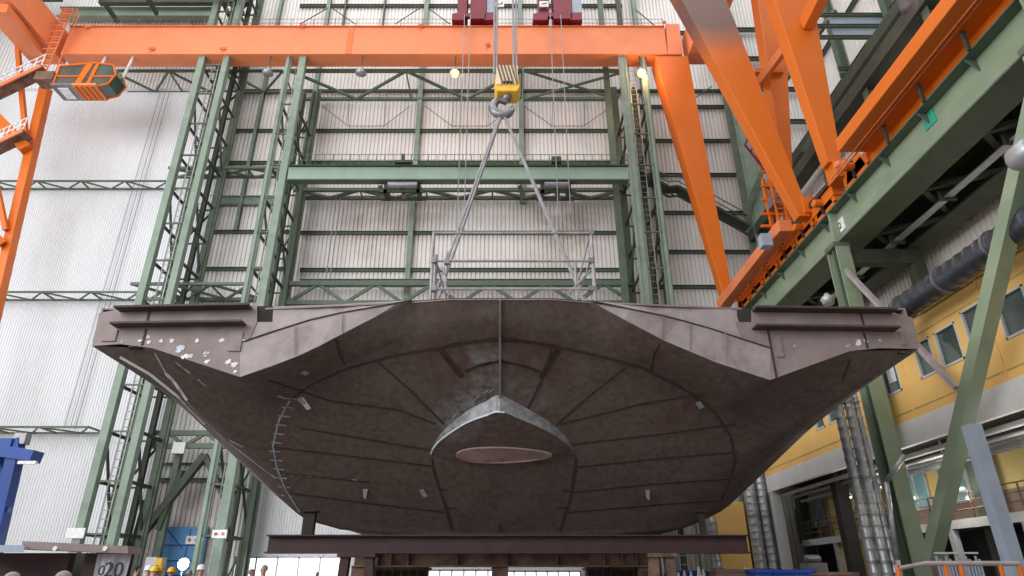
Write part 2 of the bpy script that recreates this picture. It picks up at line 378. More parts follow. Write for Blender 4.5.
# towers
def tower(xs, ys, z1, label, wcol, step, ladder=None, panels=(), z0=0):
    t = thing('lattice_tower', ((xs[0]+xs[1])/2, (ys[0]+ys[1])/2, z0), label, 'tower')
    for i, x in enumerate(xs):
        for j, y in enumerate(ys):
            c = MB().ibeam((x,y,z0),(x,y,z1), wcol[i][j], .5, .06, up=(1,0,0))
            c.bar((x,y-.27,z0),(x,y-.27,z1),wcol[i][j],.05,up=(0,1,0))
            co = c.build('column', M['lgreen' if j == 0 else 'green'], t)
    z = z0+1.0; k = 0
    while z + step < z1:
        for x in xs:      # side faces: level struts, a long diagonal now and then
            MB().bar((x,ys[0],z),(x,ys[1],z),.16,.2).build('strut', M['dgreen'], t)
            if k % 3 == 1: MB().bar((x,ys[1],z),(x,ys[0],z+step*2),.14,.16).build('diagonal', M['dgreen'], t)
        for y in ys:
            MB().bar((xs[0],y,z),(xs[1],y,z),.12,.12).build('strut', M['green'], t)
            if k % 2 == 0 and y == ys[1]: MB().bar((xs[0],y,z),(xs[1],y,z+step),.12,.14).build('diagonal', M['dgreen'], t)
        z += step; k += 1
    if ladder:
        x, y = ladder; l = MB()
        for s in (-.28,.28): l.bar((x+s,y,z0),(x+s,y,z1),.07,.07,up=(0,1,0))
        zz = z0+.3
        while zz < z1: l.tube((x-.28,y,zz),(x+.28,y,zz),.03,4); zz += .55
        l.build('ladder', M['ladder'], t)
    return t
XA = P(144,288,44).x; XA2 = P(173,288,44).x
XB = P(285,144,44).x; XC = P(630,144,44).x
tA = tower((XA, XA2), (44, 47.4), P(200,60,44).z+14, 'leftmost tall green lattice tower with a ladder, at the edge of the white gate', ((.55,.35),(.5,.45)), 3.3, (XA+1.0, 44.5))
for (dx, y, wd, m_) in ((.45,46.6,.25,'dgreen'),(.75,45.3,.18,'green'),(1.5,46.9,.35,'dgreen'),(2.5,47.3,.22,'green')):
    MB().bar((XA+dx,y,0),(XA+dx,y,56),wd,wd,up=(0,1,0)).build('riser_pipe', M[m_], tA)
cg = MB()
for k in range(110):
    z = 1+k*.5; cg.bar((XA+.6,46.2,z),(XA+1.3,46.2,z),.12,.05)
for dx in (.6,.95,1.3): cg.bar((XA+dx,46.2,0),(XA+dx,46.2,56),.05,.12,up=(0,1,0))
cg.build('cable_ladder', M['steel'], tA)
tB = tower((XB-.95, XB+.35), (44, 48.6), P(285,62,44).z+.5, 'green lattice tower carrying the left end of the long pale girder', ((.2,.25),(.6,.9)), 3.2, (XB-.35, 45.0))
for (dx, y, wd, m_) in ((.1,46.2,.2,'dgreen'),(.9,46.8,.3,'green')):
    MB().bar((XB+dx,y,0),(XB+dx,y,33),wd,wd,up=(0,1,0)).build('riser_pipe', M[m_], tB)
tC = tower((XC, XC+1.9), (44, 48.6), P(630,62,44).z+1, 'green lattice tower right of the long pale girder, beside the orange crane leg', ((.75,.6),(.22,.3)), 3.2, (XC+1.1, 45.2))
for (dx, y, wd, m_) in ((-.9,47.0,.5,'green'),(.9,46.8,.45,'dgreen')):
    MB().bar((XC+dx,y,0),(XC+dx,y,62),wd,wd,up=(0,1,0)).build('riser_pipe', M[m_], tC)
# portal lintel between A and B near bottom, knee braces
t = thing('portal_frame', ((XA+XB)/2, 47.5, 0), 'green braced portal frame over the blue door between the left towers', 'frame')
for (p, q, wd) in (((125,556),(205,455),.5),((205,455),(225,500),.35),((158,530),(182,470),.35),((128,562),(146,500),.3)):
    MB().bar(P(*p,47.6), P(*q,47.6), wd, wd, (0,1,0)).build('brace', M['dgreen'], t)
for px in (158, 178): 
    x = P(px,460,47.8).x; MB().bar((x,47.8,0),(x,47.8,P(px,445,47.8).z),.4,.4,up=(0,1,0)).build('post', M['green'], t)
# blue door
a, b = P(165,527,49.6), P(209,527,49.6)
o = struct(MB().box((a.x,49.45,.05),(b.x,49.8,a.z)).build('door_3', M['doorblue'], bevel=.03))
for k in (.36,.55,.75): MB().box((a.x+.1,49.4,a.z*k),(b.x-.1,49.46,a.z*k+.08)).build('door_rib', M['blue'], o)
MB().bar((a.x+.3,49.42,a.z*.97),(a.x+1.6,49.42,a.z*.72),.06,.06).build('door_bracing', M['blue'], o)
MB().bar((a.x+2.0,49.42,a.z*.97),(a.x+1.9,49.42,.2),.05,.05,up=(0,1,0)).build('door_seam', M['blue'], o)

# column and stairway on the right of the back wall
c0, c1 = P(768,290,48.6), P(736,112,48.6)
MB_ = MB().ibeam((c0.x-.1,48.4,0),(c0.x-.1,48.4,62),1.1,1.6,.1,up=(0,1,0)).bar((c0.x+.15,47.55,0),(c0.x+.15,47.55,62),1.2,.08,up=(0,1,0))
tag(MB_.build('hall_column', M['lgreen']), 'broad green hall column in the right rear corner behind the orange legs', 'column')
t = thing('stairway', P(636,172,47), 'sloping dark green service stairway from the right tower to the corner column', 'stairs')
pts = [P(636,172,47), P(668,190,47.2), P(677,189,47.2), P(748,228,47.5)]
for a, b in zip(pts, pts[1:]):
    MB().bar(a, b, 1.0, .22).build('flight', M['dgreen'], t)
    for h in (.5,1.1): MB().tube(a+Vector((0,-.5,h)), b+Vector((0,-.5,h)), .05, 5).build('handrail', M['green'], t)
    MB().bar(a+Vector((0,0,-.7)), b+Vector((0,0,-.7)), .15, .15).build('lower_chord', M['dgreen'], t)
    n = max(1, int((b-a).length/1.2))
    for k in range(n):
        u = a.lerp(b, k/n); MB().bar(u, u.lerp(b,.01)+Vector((.5,0,-.7)) if False else u+Vector((.5,0,-.7)), .1, .1).build('web_bar', M['dgreen'], t)

# right side walls: lower one beside the runway, upper one set back
XW = 22.4; XU = 31.0
struct(corrugated('Y', XW, -6, DW, 0, 29.5, .37, .10).build('wall_right', M['wall'], fix=False))
struct(corrugated('Y', XU, -6, DW, 29, 72, .37, .10).build('wall_right', M['wall'], fix=False))
struct(MB().box((XW,-6,29.3),(XU,DW,29.6)).build('trim_ledge', M['wall']))
for z in (33,38,43,48,53,58): trim(MB().ibeam((XU-.2,4,z),(XU-.2,49.8,z),.35,.3,.05), M['green'])
for y in (44,37,30,23,16,9): trim(MB().ibeam((XU-.5,y,29),(XU-.5,y,70),.6,.7,.08,up=(1,0,0)), M['green'])
for y in (47.5,42,36,30,24): trim(MB().ibeam((XW-.45,y,18),(XW-.45,y,29.3),.5,.6,.06,up=(1,0,0)), M['green'])
for z in (31,34.5,38,42,46,50,54): trim(MB().ibeam((22.6,49.5,z),(XU,49.5,z),.4,.35,.05), M['green'])
for X_, z, lb in ((XW-.5,28.9,'dark green girder along the right wall just above the runway crane sill'),(XW+2.8,34.5,'dark green girder high up behind the orange legs')):
    mb = MB().channel((X_,6,z),(X_,49,z),1.0,.9,.08).bar((X_+1.5,6,z-.2),(X_+1.5,49,z-.2),.5,.3)
    for k in range(14): mb.bar((X_,7+k*3,z-.1),(X_+1.5,7+k*3,z-.1),.25,.2)
    tag(mb.build('wall_girder', M['dgreen']), lb, 'girder')
for y in (12,18,24,30,36,42,48): trim(MB().ibeam((XW+3.8,y,30),(XW+3.8,y,34.2),.4,.5,.06,up=(1,0,0)), M['dgreen'])
for z in (36.5,37.2,40.4,41.6,42.8,45.5):
    trim(MB().ibeam((23.5 if z > 40 else 25.5,37.4,z),(XU,37.4,z),.25,.28,.05), M['green'])
for (y, z) in ((29,42),(24,42)): trim(MB().ibeam((23.5,y,z),(XU,y,z),.3,.35,.05), M['green'])
for (p, q) in (((20.5,47,30),(24.5,47,38)),((24,42,33),(29,42,40)),((26,37.4,31),(28.5,37.4,40)),((22,44,38),(27,38,44))): trim(MB().bar(p, q, .35, .35), M['green'])
tag(MB().box((26,37.5,40.6),(30.3,37.6,42.7)).build('wall_panel', M['bluegrey']), 'bluish grey flat panels between green bars high on the right', 'panel')
tag(MB().lathe((XW-.55,0,27.3),[(.26,12),(.26,49)],14,'Y').build('wall_pipe', M['lgrey'], smooth=True), 'pale grey pipe running along the right wall above the runway', 'pipe')
tag(MB().lathe((P(900,20,20).x+.6,20,0),[(.35,24),(.35,42)],14).build('wall_pipe', M['steel'], smooth=True), 'thick dark grey upright pipe at the top beside the orange sill', 'pipe')

# ------------------------------------------------------------------ runway on the right
XR = 17.0; ZT = 1.6 + XR/.967; ZB = 1.6 + XR/1.079
t = thing('crane_runway', (XR+.8, 28, ZB), 'long green crane runway girder sloping up the right side under the orange bogies', 'girder')
MB().box((XR+.5,9,ZB),(XR+.56,49,ZT)).build('web', M['rgreen'], t)
MB().box((XR,9,ZT),(XR+1.6,49,ZT+.08)).build('top_flange', M['green'], t)
MB().box((XR,9,ZB-.08),(XR+1.6,49,ZB)).build('bottom_flange', M['green'], t)
for k, y in enumerate(range(12, 48, 3)):
    MB().poly([(XR+.05,y,ZT),(XR+.5,y,ZT),(XR+.5,y,ZT-.55)], (0,.06,0)).build('gusset', M['green'], t)
for y in (15.2, 29, 47.3):
    MB().box((XR+.04,y-.06,ZB),(XR+.5,y+.06,ZT)).build('stiffener', M['rgreen'], t)
MB().box((XR+.7,9,ZT+.08),(XR+.85,49,ZT+.26)).build('rail', M['steel'], t)
pt_ = PX(929,117,XR+.49)
MB().box((XR+.46,pt_.y-.35,pt_.z-.45),(XR+.5,pt_.y+.35,pt_.z+.45)).build('paint_patch', M['tealpatch'], t, label='bright teal touch-up patch')
pt_ = PX(840,227,XR+.49)
pl = MB().box((XR+.44,pt_.y-.5,pt_.z-.36),(XR+.49,pt_.y+.5,pt_.z+.36)).build('number_plate', M['white'], t, label='white plate with a black number')
t2 = tag(MB().channel((XR+4.3,9,17.9),(XR+4.3,49,17.9),.7,1.9,.08).bar((XR+4.0,9,17.0),(XR+4.0,49,17.0),1.0,.1).build('surge_girder', M['dgreen']), 'dark green outer girder behind and parallel to the crane runway', 'girder')
tag(MB().box((XR+1.6,9,ZT-.35),(XR+5.4,49,ZT-.25)).build('walkway_plate', M['dgreen']), 'dark plate walkway joining the two runway girders', 'walkway')
t = thing('cable_tray', (XR+2.6,28,17.0), 'straight grey cable tray under the dark runway walkway', 'tray')
MB().box((XR+2.45,10,17.0),(XR+2.8,47,17.06)).build('tray', M['grey'], t)
for y in range(12,47,4): MB().box((XR+2.3,y,16.9),(XR+3.0,y+.15,ZT-.35)).build('bracket', M['dgreen'], t)
for y in range(12,48,4):
    trim(MB().bar((XR+1.6,y,ZB+.1),(XR+4.3,y+2,17.2),.25,.25).bar((XR+4.3,y+2,17.2),(XR+1.6,y+4,ZB+.1),.25,.25), M['dgreen'])

def runway_column(y, label, x=XR+.1, w_=.9, z1=ZB-.1):
    t = thing('runway_column', (x, y, 0), label, 'column')
    for s in (-1,1): MB().box((x-.35,y+s*w_/2-.04,0),(x+.35,y+s*w_/2+.04,z1)).build('flange', M['rgreen'], t)
    MB().box((x-.05,y-w_/2,0),(x+.05,y+w_/2,z1)).build('web', M['rgreen'], t)
    MB().box((x-.3,y-.05,0),(x+.3,y+.05,z1)).box((x-.42,y-.5,z1-.25),(x+.42,y+.5,z1)).build('stiffener', M['green'], t)
    MB().box((x+3.5,y-.3,0),(x+4.1,y+.3,17)).build('outer_post', M['dgreen'], t)
    MB().box((x+.3,y-.25,ZB-1.2),(x+3.6,y+.25,ZB-.4)).build('bracket_beam', M['dgreen'], t)
    return t
runway_column(29, 'green runway column with number plate above, right of the ship tip')
runway_column(47.3, 'distant green runway column with silver duct, low behind the ship')
runway_column(15.2, 'near green runway column at the right edge of the picture')

def spiral_duct(x, y, z0, z1, r, label, group=None):
    t = thing('spiral_duct', (x, y, z0), label, 'duct', group)
    pr = []; z = z0
    while z < z1:
        pr += [(r, z), (r+.025, z+.06), (r+.025, z+.1), (r, z+.16), (r, z+.42)]; z += .45
    MB().lathe((x,y,0), pr, 18).build('duct_tube', M['grey'], t, smooth=True)
    zz = z0+2.2
    while zz < z1:
        MB().lathe((x,y,0),[(r+.03,zz),(r+.05,zz),(r+.05,zz+.12),(r+.03,zz+.12)],18).build('clamp', M['steel'], t); zz += 3.3
    return t
p = P(857,470,28.3)
spiral_duct(p.x-.2, 28.3, 0, 9.6, .2, 'thick silver spiral duct on the big green column, outer left one')
spiral_duct(p.x+.24, 28.2, 0, 9.6, .2, 'silver spiral duct on the big green column, middle one')
spiral_duct(p.x+.6, 28.25, 0, 9.6, .13, 'thinner silver spiral duct on the big green column, right one')
p = P(760,520,45.8)
spiral_duct(p.x-.42, 45.8, 0, 12, .4, 'wide silver spiral duct beyond the pale office post, left one')
spiral_duct(p.x+.42, 45.8, 0, 12, .36, 'wide silver spiral duct beyond the pale office post, right one')
p = P(713,530,45)
spiral_duct(p.x, 45, 0, 5.0, .3, 'silver spiral duct right behind the hull support post')

# diagonal bracing of the runway
a, b = P(932,556,26.8), PX(1045,60,XR-.35)
t = MB().bar(a, Vector((XR-.3,b.y,b.z)), .5, .5, (1,0,0)).build('diagonal_brace', M['rgreen'])
tag(t, 'large green diagonal box brace rising across the yellow office front', 'brace')
a, b = P(842,266,28.8), PX(957,388,XR+.3)
tag(MB().bar(a, b, .2, .22, (1,0,0)).build('diagonal_brace', M['lmauve']), 'thin brownish diagonal brace running down from the runway column over the office windows', 'brace')
tag(MB().bar(P(971,425,21.5)*1.0, Vector((P(971,425,21.5).x,21.5,0)), .42, .42, (0,1,0)).build('office_post', M['bluegrey']), 'blue-grey square post holding the office front at the right', 'post')
tag(MB().bar(Vector((P(773,483,44.8).x,44.8,P(773,483,44.8).z)), Vector((P(773,483,44.8).x,44.8,0)), .55, .55, (0,1,0)).build('office_post', M['lgrey']), 'pale grey post under the far corner of the yellow office', 'post')

# ------------------------------------------------------------------ office block
XO = 17.95; OY0, OY1 = 6.0, 45.2; OZ0 = 8.06; OZ1 = 12.05; FZ0 = 7.0
t = thing('office_block', (XO+2.5,(OY0+OY1)/2,FZ0), 'raised yellow clad office block with a row of windows under the crane runway', 'office')
wins = [(20.1,21.5,9.4,10.95),(22.1,23.3,9.6,11.2),(23.75,25.1,9.45,11.0),(25.45,26.6,9.45,11.0),(28.1,29.4,9.4,10.95),(29.9,31.0,9.4,10.95),(34.1,35.2,9.4,10.9),(35.7,36.8,9.4,10.9),(17.3,18.8,9.4,11.1)]
# cladding wall with real openings: strips between windows
wins.sort(); mb = MB(); y = OY0
for (a_, b_, z0, z1) in wins:
    mb.box((XO,y,OZ0),(XO+.2,a_,OZ1)).box((XO,a_,OZ0),(XO+.2,b_,z0)).box((XO,a_,z1),(XO+.2,b_,OZ1)); y = b_
mb.box((XO,y,OZ0),(XO+.2,OY1,OZ1)).box((XO,OY1,OZ0),(XO+4.5,OY1+.2,OZ1)).build('cladding', M['yellow'], t)
for (a_, b_, z0, z1) in wins:
    f = MB().box((XO-.03,a_,z0),(XO+.08,b_,z0+.09)).box((XO-.03,a_,z1-.07),(XO+.08,b_,z1)).box((XO-.03,a_,z0),(XO+.08,a_+.07,z1)).box((XO-.03,b_-.07,z0),(XO+.08,b_,z1)).build('window', M['lgrey'], t)
    MB().box((XO+.09,a_,z0),(XO+.12,b_,z1)).build('pane', M['glass'], f)
MB().box((XO+.13,28.35,9.9),(XO+.135,29.1,10.7)).build('notice', M['white'], t)
MB().box((XO+.06,28.45,9.95),(XO+.07,29.05,10.6)).build('notice', M['white'], t)
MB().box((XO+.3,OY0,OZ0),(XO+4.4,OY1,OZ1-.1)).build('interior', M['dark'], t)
MB().box((XO-.05,OY0,OZ1),(XO+4.6,OY1+.25,OZ1+.18)).build('roof_edge', M['ochre'], t)
MB().box((XO-.06,OY0,OZ0-.02),(XO+.1,OY1+.2,OZ0+.1)).build('drip_strip', M['yellow'], t)
for y in (31.7, 27.6, 22.0, 19.2, 33.8): MB().box((XO-.035,y,OZ0+.1),(XO+.02,y+.1,OZ1)).build('cover_strip', M['yellow'], t)
MB().box((XO-.02,OY0,OZ1-.75),(XO+.02,OY1,OZ1-.7)).box((XO-.02,OY0,OZ0+.35),(XO+.02,OY1,OZ0+.39)).build('joint_strip', M['ochre'], t)
MB().box((XO-.1,OY0,FZ0),(XO+.15,OY1+.2,OZ0-.03)).box((XO-.1,OY1+.0,FZ0),(XO+4.5,OY1+.25,OZ0-.03)).build('fascia', M['fascia'], t)
MB().box((XO+.15,OY0,FZ0+.35),(XO+9.5,OY1+.2,FZ0+.5)).build('soffit', M['dark'], t)
# annexe behind: recessed storey with balcony
XI = 21.6; BZ = 4.0
t = thing('annexe_wall', (XI,24,BZ), 'recessed ochre and brown annexe front with teal windows under the office', 'building')
MB().box((XI,6,BZ+1.15),(XI+.3,49,FZ0+.3)).build('upper_wall', M['ochre'], t)
MB().box((XI-.04,6,BZ),(XI+.28,48,BZ+1.15)).build('lower_wall', M['brown'], t)
MB().box((XI+.05,6,0),(XI+.3,48,BZ-.3)).build('ground_wall', M['dark'], t)
for (x0, yb) in ((813,520),(823,520),(836,518),(914,500),(926,498),(953,500),(965,490)):
    y = PX(x0,yb,XI).y
    f = MB().box((XI-.12,y-.5,BZ+.9),(XI-.03,y+.5,BZ+2.7)).build('window', M['lgrey'], t)
    MB().box((XI-.15,y-.42,BZ+.98),(XI-.11,y+.42,BZ+2.6)).build('pane', M['teal'], f)
for x0, yb in ((801,520),(897,500)):
    y = PX(x0,yb,XI).y; MB().box((XI-.12,y-.5,BZ),(XI-.03,y+.5,BZ+2.4)).build('doorway', M['dgreen'], t)
t = thing('balcony', (XI-.8,24,BZ-.3), 'long steel balcony with a rusty railing below the annexe windows', 'balcony')
MB().box((XI-1.6,6,BZ-.22),(XI,46,BZ)).build('deck', M['grey'], t)
MB().box((XI-1.65,6,BZ-.35),(XI-1.55,46,BZ+.02)).build('edge_beam', M['lgrey'], t)
for k in range(27): MB().bar((XI-1.6,7+k*1.45,BZ),(XI-1.6,7+k*1.45,BZ+1.1),.05,.05,up=(0,1,0)).build('railing_post', M['obeam'], t)
for h in (.4,.75,1.1): MB().tube((XI-1.6,6,BZ+h),(XI-1.6,46,BZ+h),.03,6).build('rail', M['obeam'], t)
for k, y in enumerate((14,17,19.6,22.5,26,30.5,34,37.5,41.5)):
    tag(MB().box((XI-1.7,y-.14,0),(XI-1.4,y+.14,BZ-.35)).build('balcony_post', M['lgrey' if k%2 else 'grey']), 'short grey post under the annexe balcony, %s from the right edge of the photo' % ('first','second','third','fourth','fifth','sixth','seventh','eighth','ninth')[k], 'post', 'posts under the balcony')
tag(MB().box((XI-1.4,38.3,0),(XI-.9,41.8,FZ0)).build('stair_enclosure', M['ochre']), 'ochre stair box at the far end of the balcony', 'enclosure')
tag(MB().box((XO+.8,37.6,0),(XO+1.5,38.2,FZ0+.3)).build('inner_column', M['dark']), 'dark steel column under the office beside the far balcony', 'column')
tag(MB().box((XO+.8,19.3,0),(XO+1.4,19.9,FZ0+.3)).build('inner_column', M['bluegrey']), 'grey inner column behind the blue-grey office post', 'column')
tag(MB().box((XO+.3,16.6,0),(XO+1.3,17.6,FZ0+.3)).build('inner_column', M['dgreen']), 'dark green inner column at the far right edge under the office', 'column')
tag(MB().box((XI-3.2,30.2,0),(XI-2.2,31.2,2.7)).build('cabinet', M['brown'], bevel=.03), 'brownish cabinet beside the big green column', 'cabinet')
# service pipes under the soffit
for i, (x, z, r, y0, y1, lb) in enumerate(((XO+.6,6.75,.12,14,44.5,'pale service pipe nearest the fascia under the office'),(XO+1.2,6.6,.09,14,44.5,'thin pale service pipe under the office soffit'),(XO+2.2,6.65,.16,12,44,'thick grey service pipe deeper under the office soffit'))):
    tag(MB().lathe((x,0,z),[(r,y0),(r,y1)],12,'Y').build('service_pipe', M['lgrey'], smooth=True), lb, 'pipe')
tr = MB()
for s in (0,.45): tr.bar((XO+1.5+s,13,6.3),(XO+1.5+s,44,6.3),.04,.12)
for k in range(100): tr.bar((XO+1.5,13+k*.31,6.28),(XO+1.95,13+k*.31,6.28),.12,.02)
tag(tr.build('cable_tray', M['grey']), 'perforated silver cable tray under the office soffit', 'tray')
for ly, lb in ((16,'near the right edge'),(22.5,'behind the green brace'),(29,'beside the big green column'),(34,'over the far balcony'),(38,'at the far end of the soffit')):
    t = thing('pendant_light', (XO+1.6,ly,5.9), 'small white lamp hanging under the office soffit, '+lb, 'lamp')
    MB().lathe((XO+1.6,ly,5.9),[(.28,0),(.25,.12),(.08,.3),(.04,1.4)],16).build('lamp_shade', M['white'], t, smooth=True)
    MB().lathe((XO+1.6,ly,5.86),[(.05,-.06),(.15,0),(.15,.06)],12).build('bulb', M['cold'], t, smooth=True)
    l = bpy.data.lights.new('soffit_light','POINT'); l.energy = 120; l.color = (1,.95,.86); l.shadow_soft_size = .2
    lo = bpy.data.objects.new('soffit_light', l); COL.objects.link(lo); lo.location = (XO+1.2,ly,5.3)
tag(MB().box((P(716,520,46).x,46,0),(P(746,520,46).x,48,P(730,502,46).z)).build('yellow_cabin', M['yellow'], bevel=.04), 'small yellow cabin far back, seen above the right end of the support beam', 'cabin')
q = P(912,440,26)
# thin elbow downpipe
tag(MB().path([P(905,455,27.2), P(886,482,27.8), P(897,560,28.0), Vector((P(897,560,28).x,28,0))], .1, 10).build('downpipe', M['grey'], smooth=True), 'grey bent downpipe in front of the big green column', 'pipe')
# large dark duct above the office
t = thing('overhead_duct', (17.3,22,12.0), 'large dark metal duct running above the yellow office roof edge', 'duct')
q0 = PX(905,303,17.0); X0 = 17.0
pr = []; y = 10.0
while y < q0.y: pr += [(.5,y),(.53,y+.05),(.5,y+.1),(.5,y+.5)]; y += .55
z_ = PX(962,268,X0).z
MB().lathe((X0,0,z_), pr, 24, 'Y').build('duct_tube', M['duct'], t, smooth=True)
for k in range(6): MB().lathe((X0,0,z_),[(.5,11+k*2.8),(.57,11+k*2.8),(.57,11.1+k*2.8),(.5,11.1+k*2.8)],24,'Y').build('clamp', M['steel'], t)
MB().path([Vector((X0,q0.y,z_)), Vector((X0-.1,q0.y+.5,z_-.25)), Vector((X0-.1,q0.y+.6,z_-1.3))], .5, 20).build('elbow', M['duct'], t)
tag(MB().lathe(P(829,305,29.5),[(.05,0),(.28,.05),(.3,.2),(.36,.3),(.3,.42),(.16,.5),(.12,.62)],12).build('wrapped_valve', M['grey'], smooth=True), 'silver wrapped bundle on top of the beam beside the runway column', 'bundle')
tag(MB().lathe(P(1024,150,15.6)+Vector((.2,0,0)),[(.3,-.25),(.42,-.1),(.42,.5),(.3,.65)],14,'Y').build('flood_light', M['grey'], smooth=True), 'round grey fitting on the brace at the right edge', 'lamp')

# ------------------------------------------------------------------ orange cranes
def leg(par, name, tl, tr_, bl, br, Dt, Db, dt, db, m):
    T0, T1, B0, B1 = P(*tl,Dt), P(*tr_,Dt), P(*bl,Db), P(*br,Db)
    T1.z = T0.z; B1.z = B0.z
    return MB().hexa([B0, B1, B1+Vector((0,db,0)), B0+Vector((0,db,0))], [T0, T1, T1+Vector((0,dt,0)), T0+Vector((0,dt,0))]).build(name, m, par, bevel=.04)
# far crane: girder, legs
GY0, GY1 = 43.5, 45.1; GZ0 = P(300,54,GY0).z; GZ1 = P(300,27,GY0).z
gxl, gxr = P(60,54,GY0).x, P(668,54,GY0).x
CR = thing('gantry_crane', ((gxl+gxr)/2,44,GZ0), 'orange gantry crane whose long girder spans the hall above the ship', 'crane')
MB().box((gxl,GY0,GZ0),(gxr,GY1,GZ1)).build('girder', M['orange'], CR, bevel=.05)
MB().box((gxl,GY0-.1,GZ1),(gxr,GY1+.1,GZ1+.1)).build('girder_flange', M['vorange'], CR)
hr = MB()
n = 27
for k in range(n+1):
    x = gxl+(gxr-gxl)*k/n; hr.bar((x,GY0+.1,GZ1),(x,GY0+.1,GZ1+1.1),.04,.04,up=(0,1,0))
for h in (.6,1.1): hr.bar((gxl,GY0+.1,GZ1+h),(gxr,GY0+.1,GZ1+h),.03,.03)
hr.build('handrail', M['obeam'], CR)
for px, py in ((87,28),(151,50),(222,50),(302,27),(420,27),(486,46),(662,24)):
    q = P(px,py,GY0); MB().bar((q.x,GY0-.35,q.z-.2),(q.x+.35,GY0,q.z+.2),.12,.25).build('bracket', M['vorange'], CR)
q = P(350,40,GY0); MB().box((q.x-.25,GY0-.04,GZ0),(q.x+.25,GY0,GZ1)).build('joint_plate', M['vorange'], CR, label='darker orange splice plate')
# end box over the right legs and end beams toward the near girder
MB().hexa([P(668,54,GY0),P(683,54,GY0),P(683,54,GY0)+Vector((0,1.7,0)),P(668,54,GY0)+Vector((0,1.7,0))],
          [P(666,24,GY0),P(679,24,GY0),P(679,24,GY0)+Vector((0,1.7,0)),P(666,24,GY0)+Vector((0,1.7,0))]).build('end_box', M['orange'], CR)
xe = P(690,40,GY0).x
MB().box((xe-.2,33,GZ0+.3),(xe+1.9,GY0+1.6,GZ0+3.2)).build('end_carriage', M['orange'], CR)
xl = P(52,45,GY0).x
MB().box((xl-2.6,31,GZ0+.3),(xl+.4,GY0+1.6,GZ1)).build('end_carriage', M['orange'], CR)
MB().bar(P(2,8,38),P(41,53,43.5),.8,.8).build('cross_strut', M['orange'], CR)
leg(CR,'leg',(655,56),(688,56),(723,294),(733,294),43.6,43.9,1.7,.9,M['vorange'])
leg(CR,'leg',(650,-58),(704,-58),(799,216),(811,216),32.0,31.0,1.4,.7,M['sooty'])
# second girder of the crane, above the frame
zn = GZ0; MB().box((gxl,31.4,zn),(gxr+.5,33.2,GZ1)).build('girder', M['orange'], CR)
leg(CR,'pendulum_leg',(39,86),(48,86),(-79,590),(-71,590),44.2,44.2,.7,.9,M['vorange'])
MB().bar(P(17,40,43.5),P(27,150,44),.35,.35).build('leg_strut', M['vorange'], CR)
MB().bar(P(27,150,44),P(-12,110,43),.9,.9).build('leg_strut', M['vorange'], CR)
MB().bar(P(-8,165,43),P(6,230,44),.35,.35).build('leg_strut', M['vorange'], CR)
MB().bar(P(-20,225,43),P(2,245,44),.7,.7).build('leg_strut', M['vorange'], CR)
# crane sills and bogies of the far crane on the runway rail
XS = XR+.15; zs = PX(760,265,XS)
a, b = P(731,293,43.4), P(803,213,31.3)
MB().box((16.1,32.6,20.2),(16.9,44.6,20.95)).build('sill_beam', M['orange'], CR, bevel=.03)
MB().box((17.3,28.5,ZT+.9),(18.0,43.0,ZT+1.5)).build('carriage_web', M['vorange'], CR)
ZR = ZT+.26
def bogie(par, y, L=2.2):
    o = MB().box((XR+.35,y,ZR+.35),(XR+1.2,y+L,ZR+1.0)).poly([(XR+.35,y+.1,ZR+.1),(XR+.35,y+L-.1,ZR+.1),(XR+.35,y+L*.75,ZR+1.3),(XR+.35,y+L*.25,ZR+1.3)],(.1,0,0)).build('bogie', M['vorange'], par, bevel=.02)
    for f in (.25,.75): MB().lathe((0,y+L*f,ZR+.3),[(.3,XR+.5),(.38,XR+.52),(.3,XR+.6),(.3,XR+1.0)],16,'X').build('wheel', M['steel'], o)
    MB().lathe((0,y+L*.5,ZR+.85),[(.18,XR-.2),(.22,XR-.15),(.22,XR+.3),(.15,XR+.35)],12,'X').build('motor', M['vorange'], o)
    MB().box((XR+.2,y+L*.48,ZR+.2),(XR+.36,y+L*.52,ZR+1.2)).build('plate_rib', M['rust'], o)
for y in (28.6,31.2,33.8,36.4,39.0,41.6): bogie(CR, y, 2.3)
# service platform hanging on the near leg: ladder cage, cabinet, guard rails
q = P(765,240,33.5)
MB().box((q.x-.3,33.2,q.z-.5),(q.x+.3,33.8,q.z+.3)).build('control_box', M['bluegrey'], CR)
for (px, y0_, y1_) in ((763,180,240),(767,165,228),(773,160,220),(779,172,212),(786,180,214)):
    a_, b_ = P(px+8,y1_,34.2), P(px,y0_,34.2); MB().bar((b_.x,34.2,a_.z),(b_.x,34.2,b_.z),.2,.2,up=(0,1,0)).build('cage_post', M['vorange'], CR)
for y_ in (172,186,200,214,226):
    a_, b_ = P(761,y_,34.0), P(792,y_-3,34.0); b_.z = a_.z; MB().bar(a_, b_, .14, .14).build('cage_rail', M['vorange'], CR)
a_ = P(778,203,33.6); MB().box((a_.x-.5,33.3,a_.z-.3),(a_.x+.5,33.9,a_.z+.3)).build('motor_box', M['steel'], CR)
for (p0_, p1_) in (((745,145),(765,170)),((748,138),(768,150)),((745,145),(748,138)),((765,170),(768,150)),((750,152),(757,142)),((758,162),(764,148))):
    MB().bar(P(*p0_,35.5), P(*p1_,35.5), .12, .12).build('outrigger', M['red'], CR)
q = P(783,195,33)
lt = MB()
for dx in (0,.55,1.2):
    for dy in (0,1.0): lt.bar((q.x+dx-.6,33+dy,ZR+1.0),(q.x+dx-.6,33+dy,ZR+5.4),.08,.08,up=(0,1,0))
for k in range(10): lt.bar((q.x-.6,33,ZR+1.2+k*.45),(q.x+.6,33,ZR+1.2+k*.45),.06,.06)
lt.bar((q.x-.7,32.9,ZR+3.0),(q.x+.9,34,ZR+3.0),.1,.1).build('ladder_cage', M['vorange'], CR)
lt = MB()
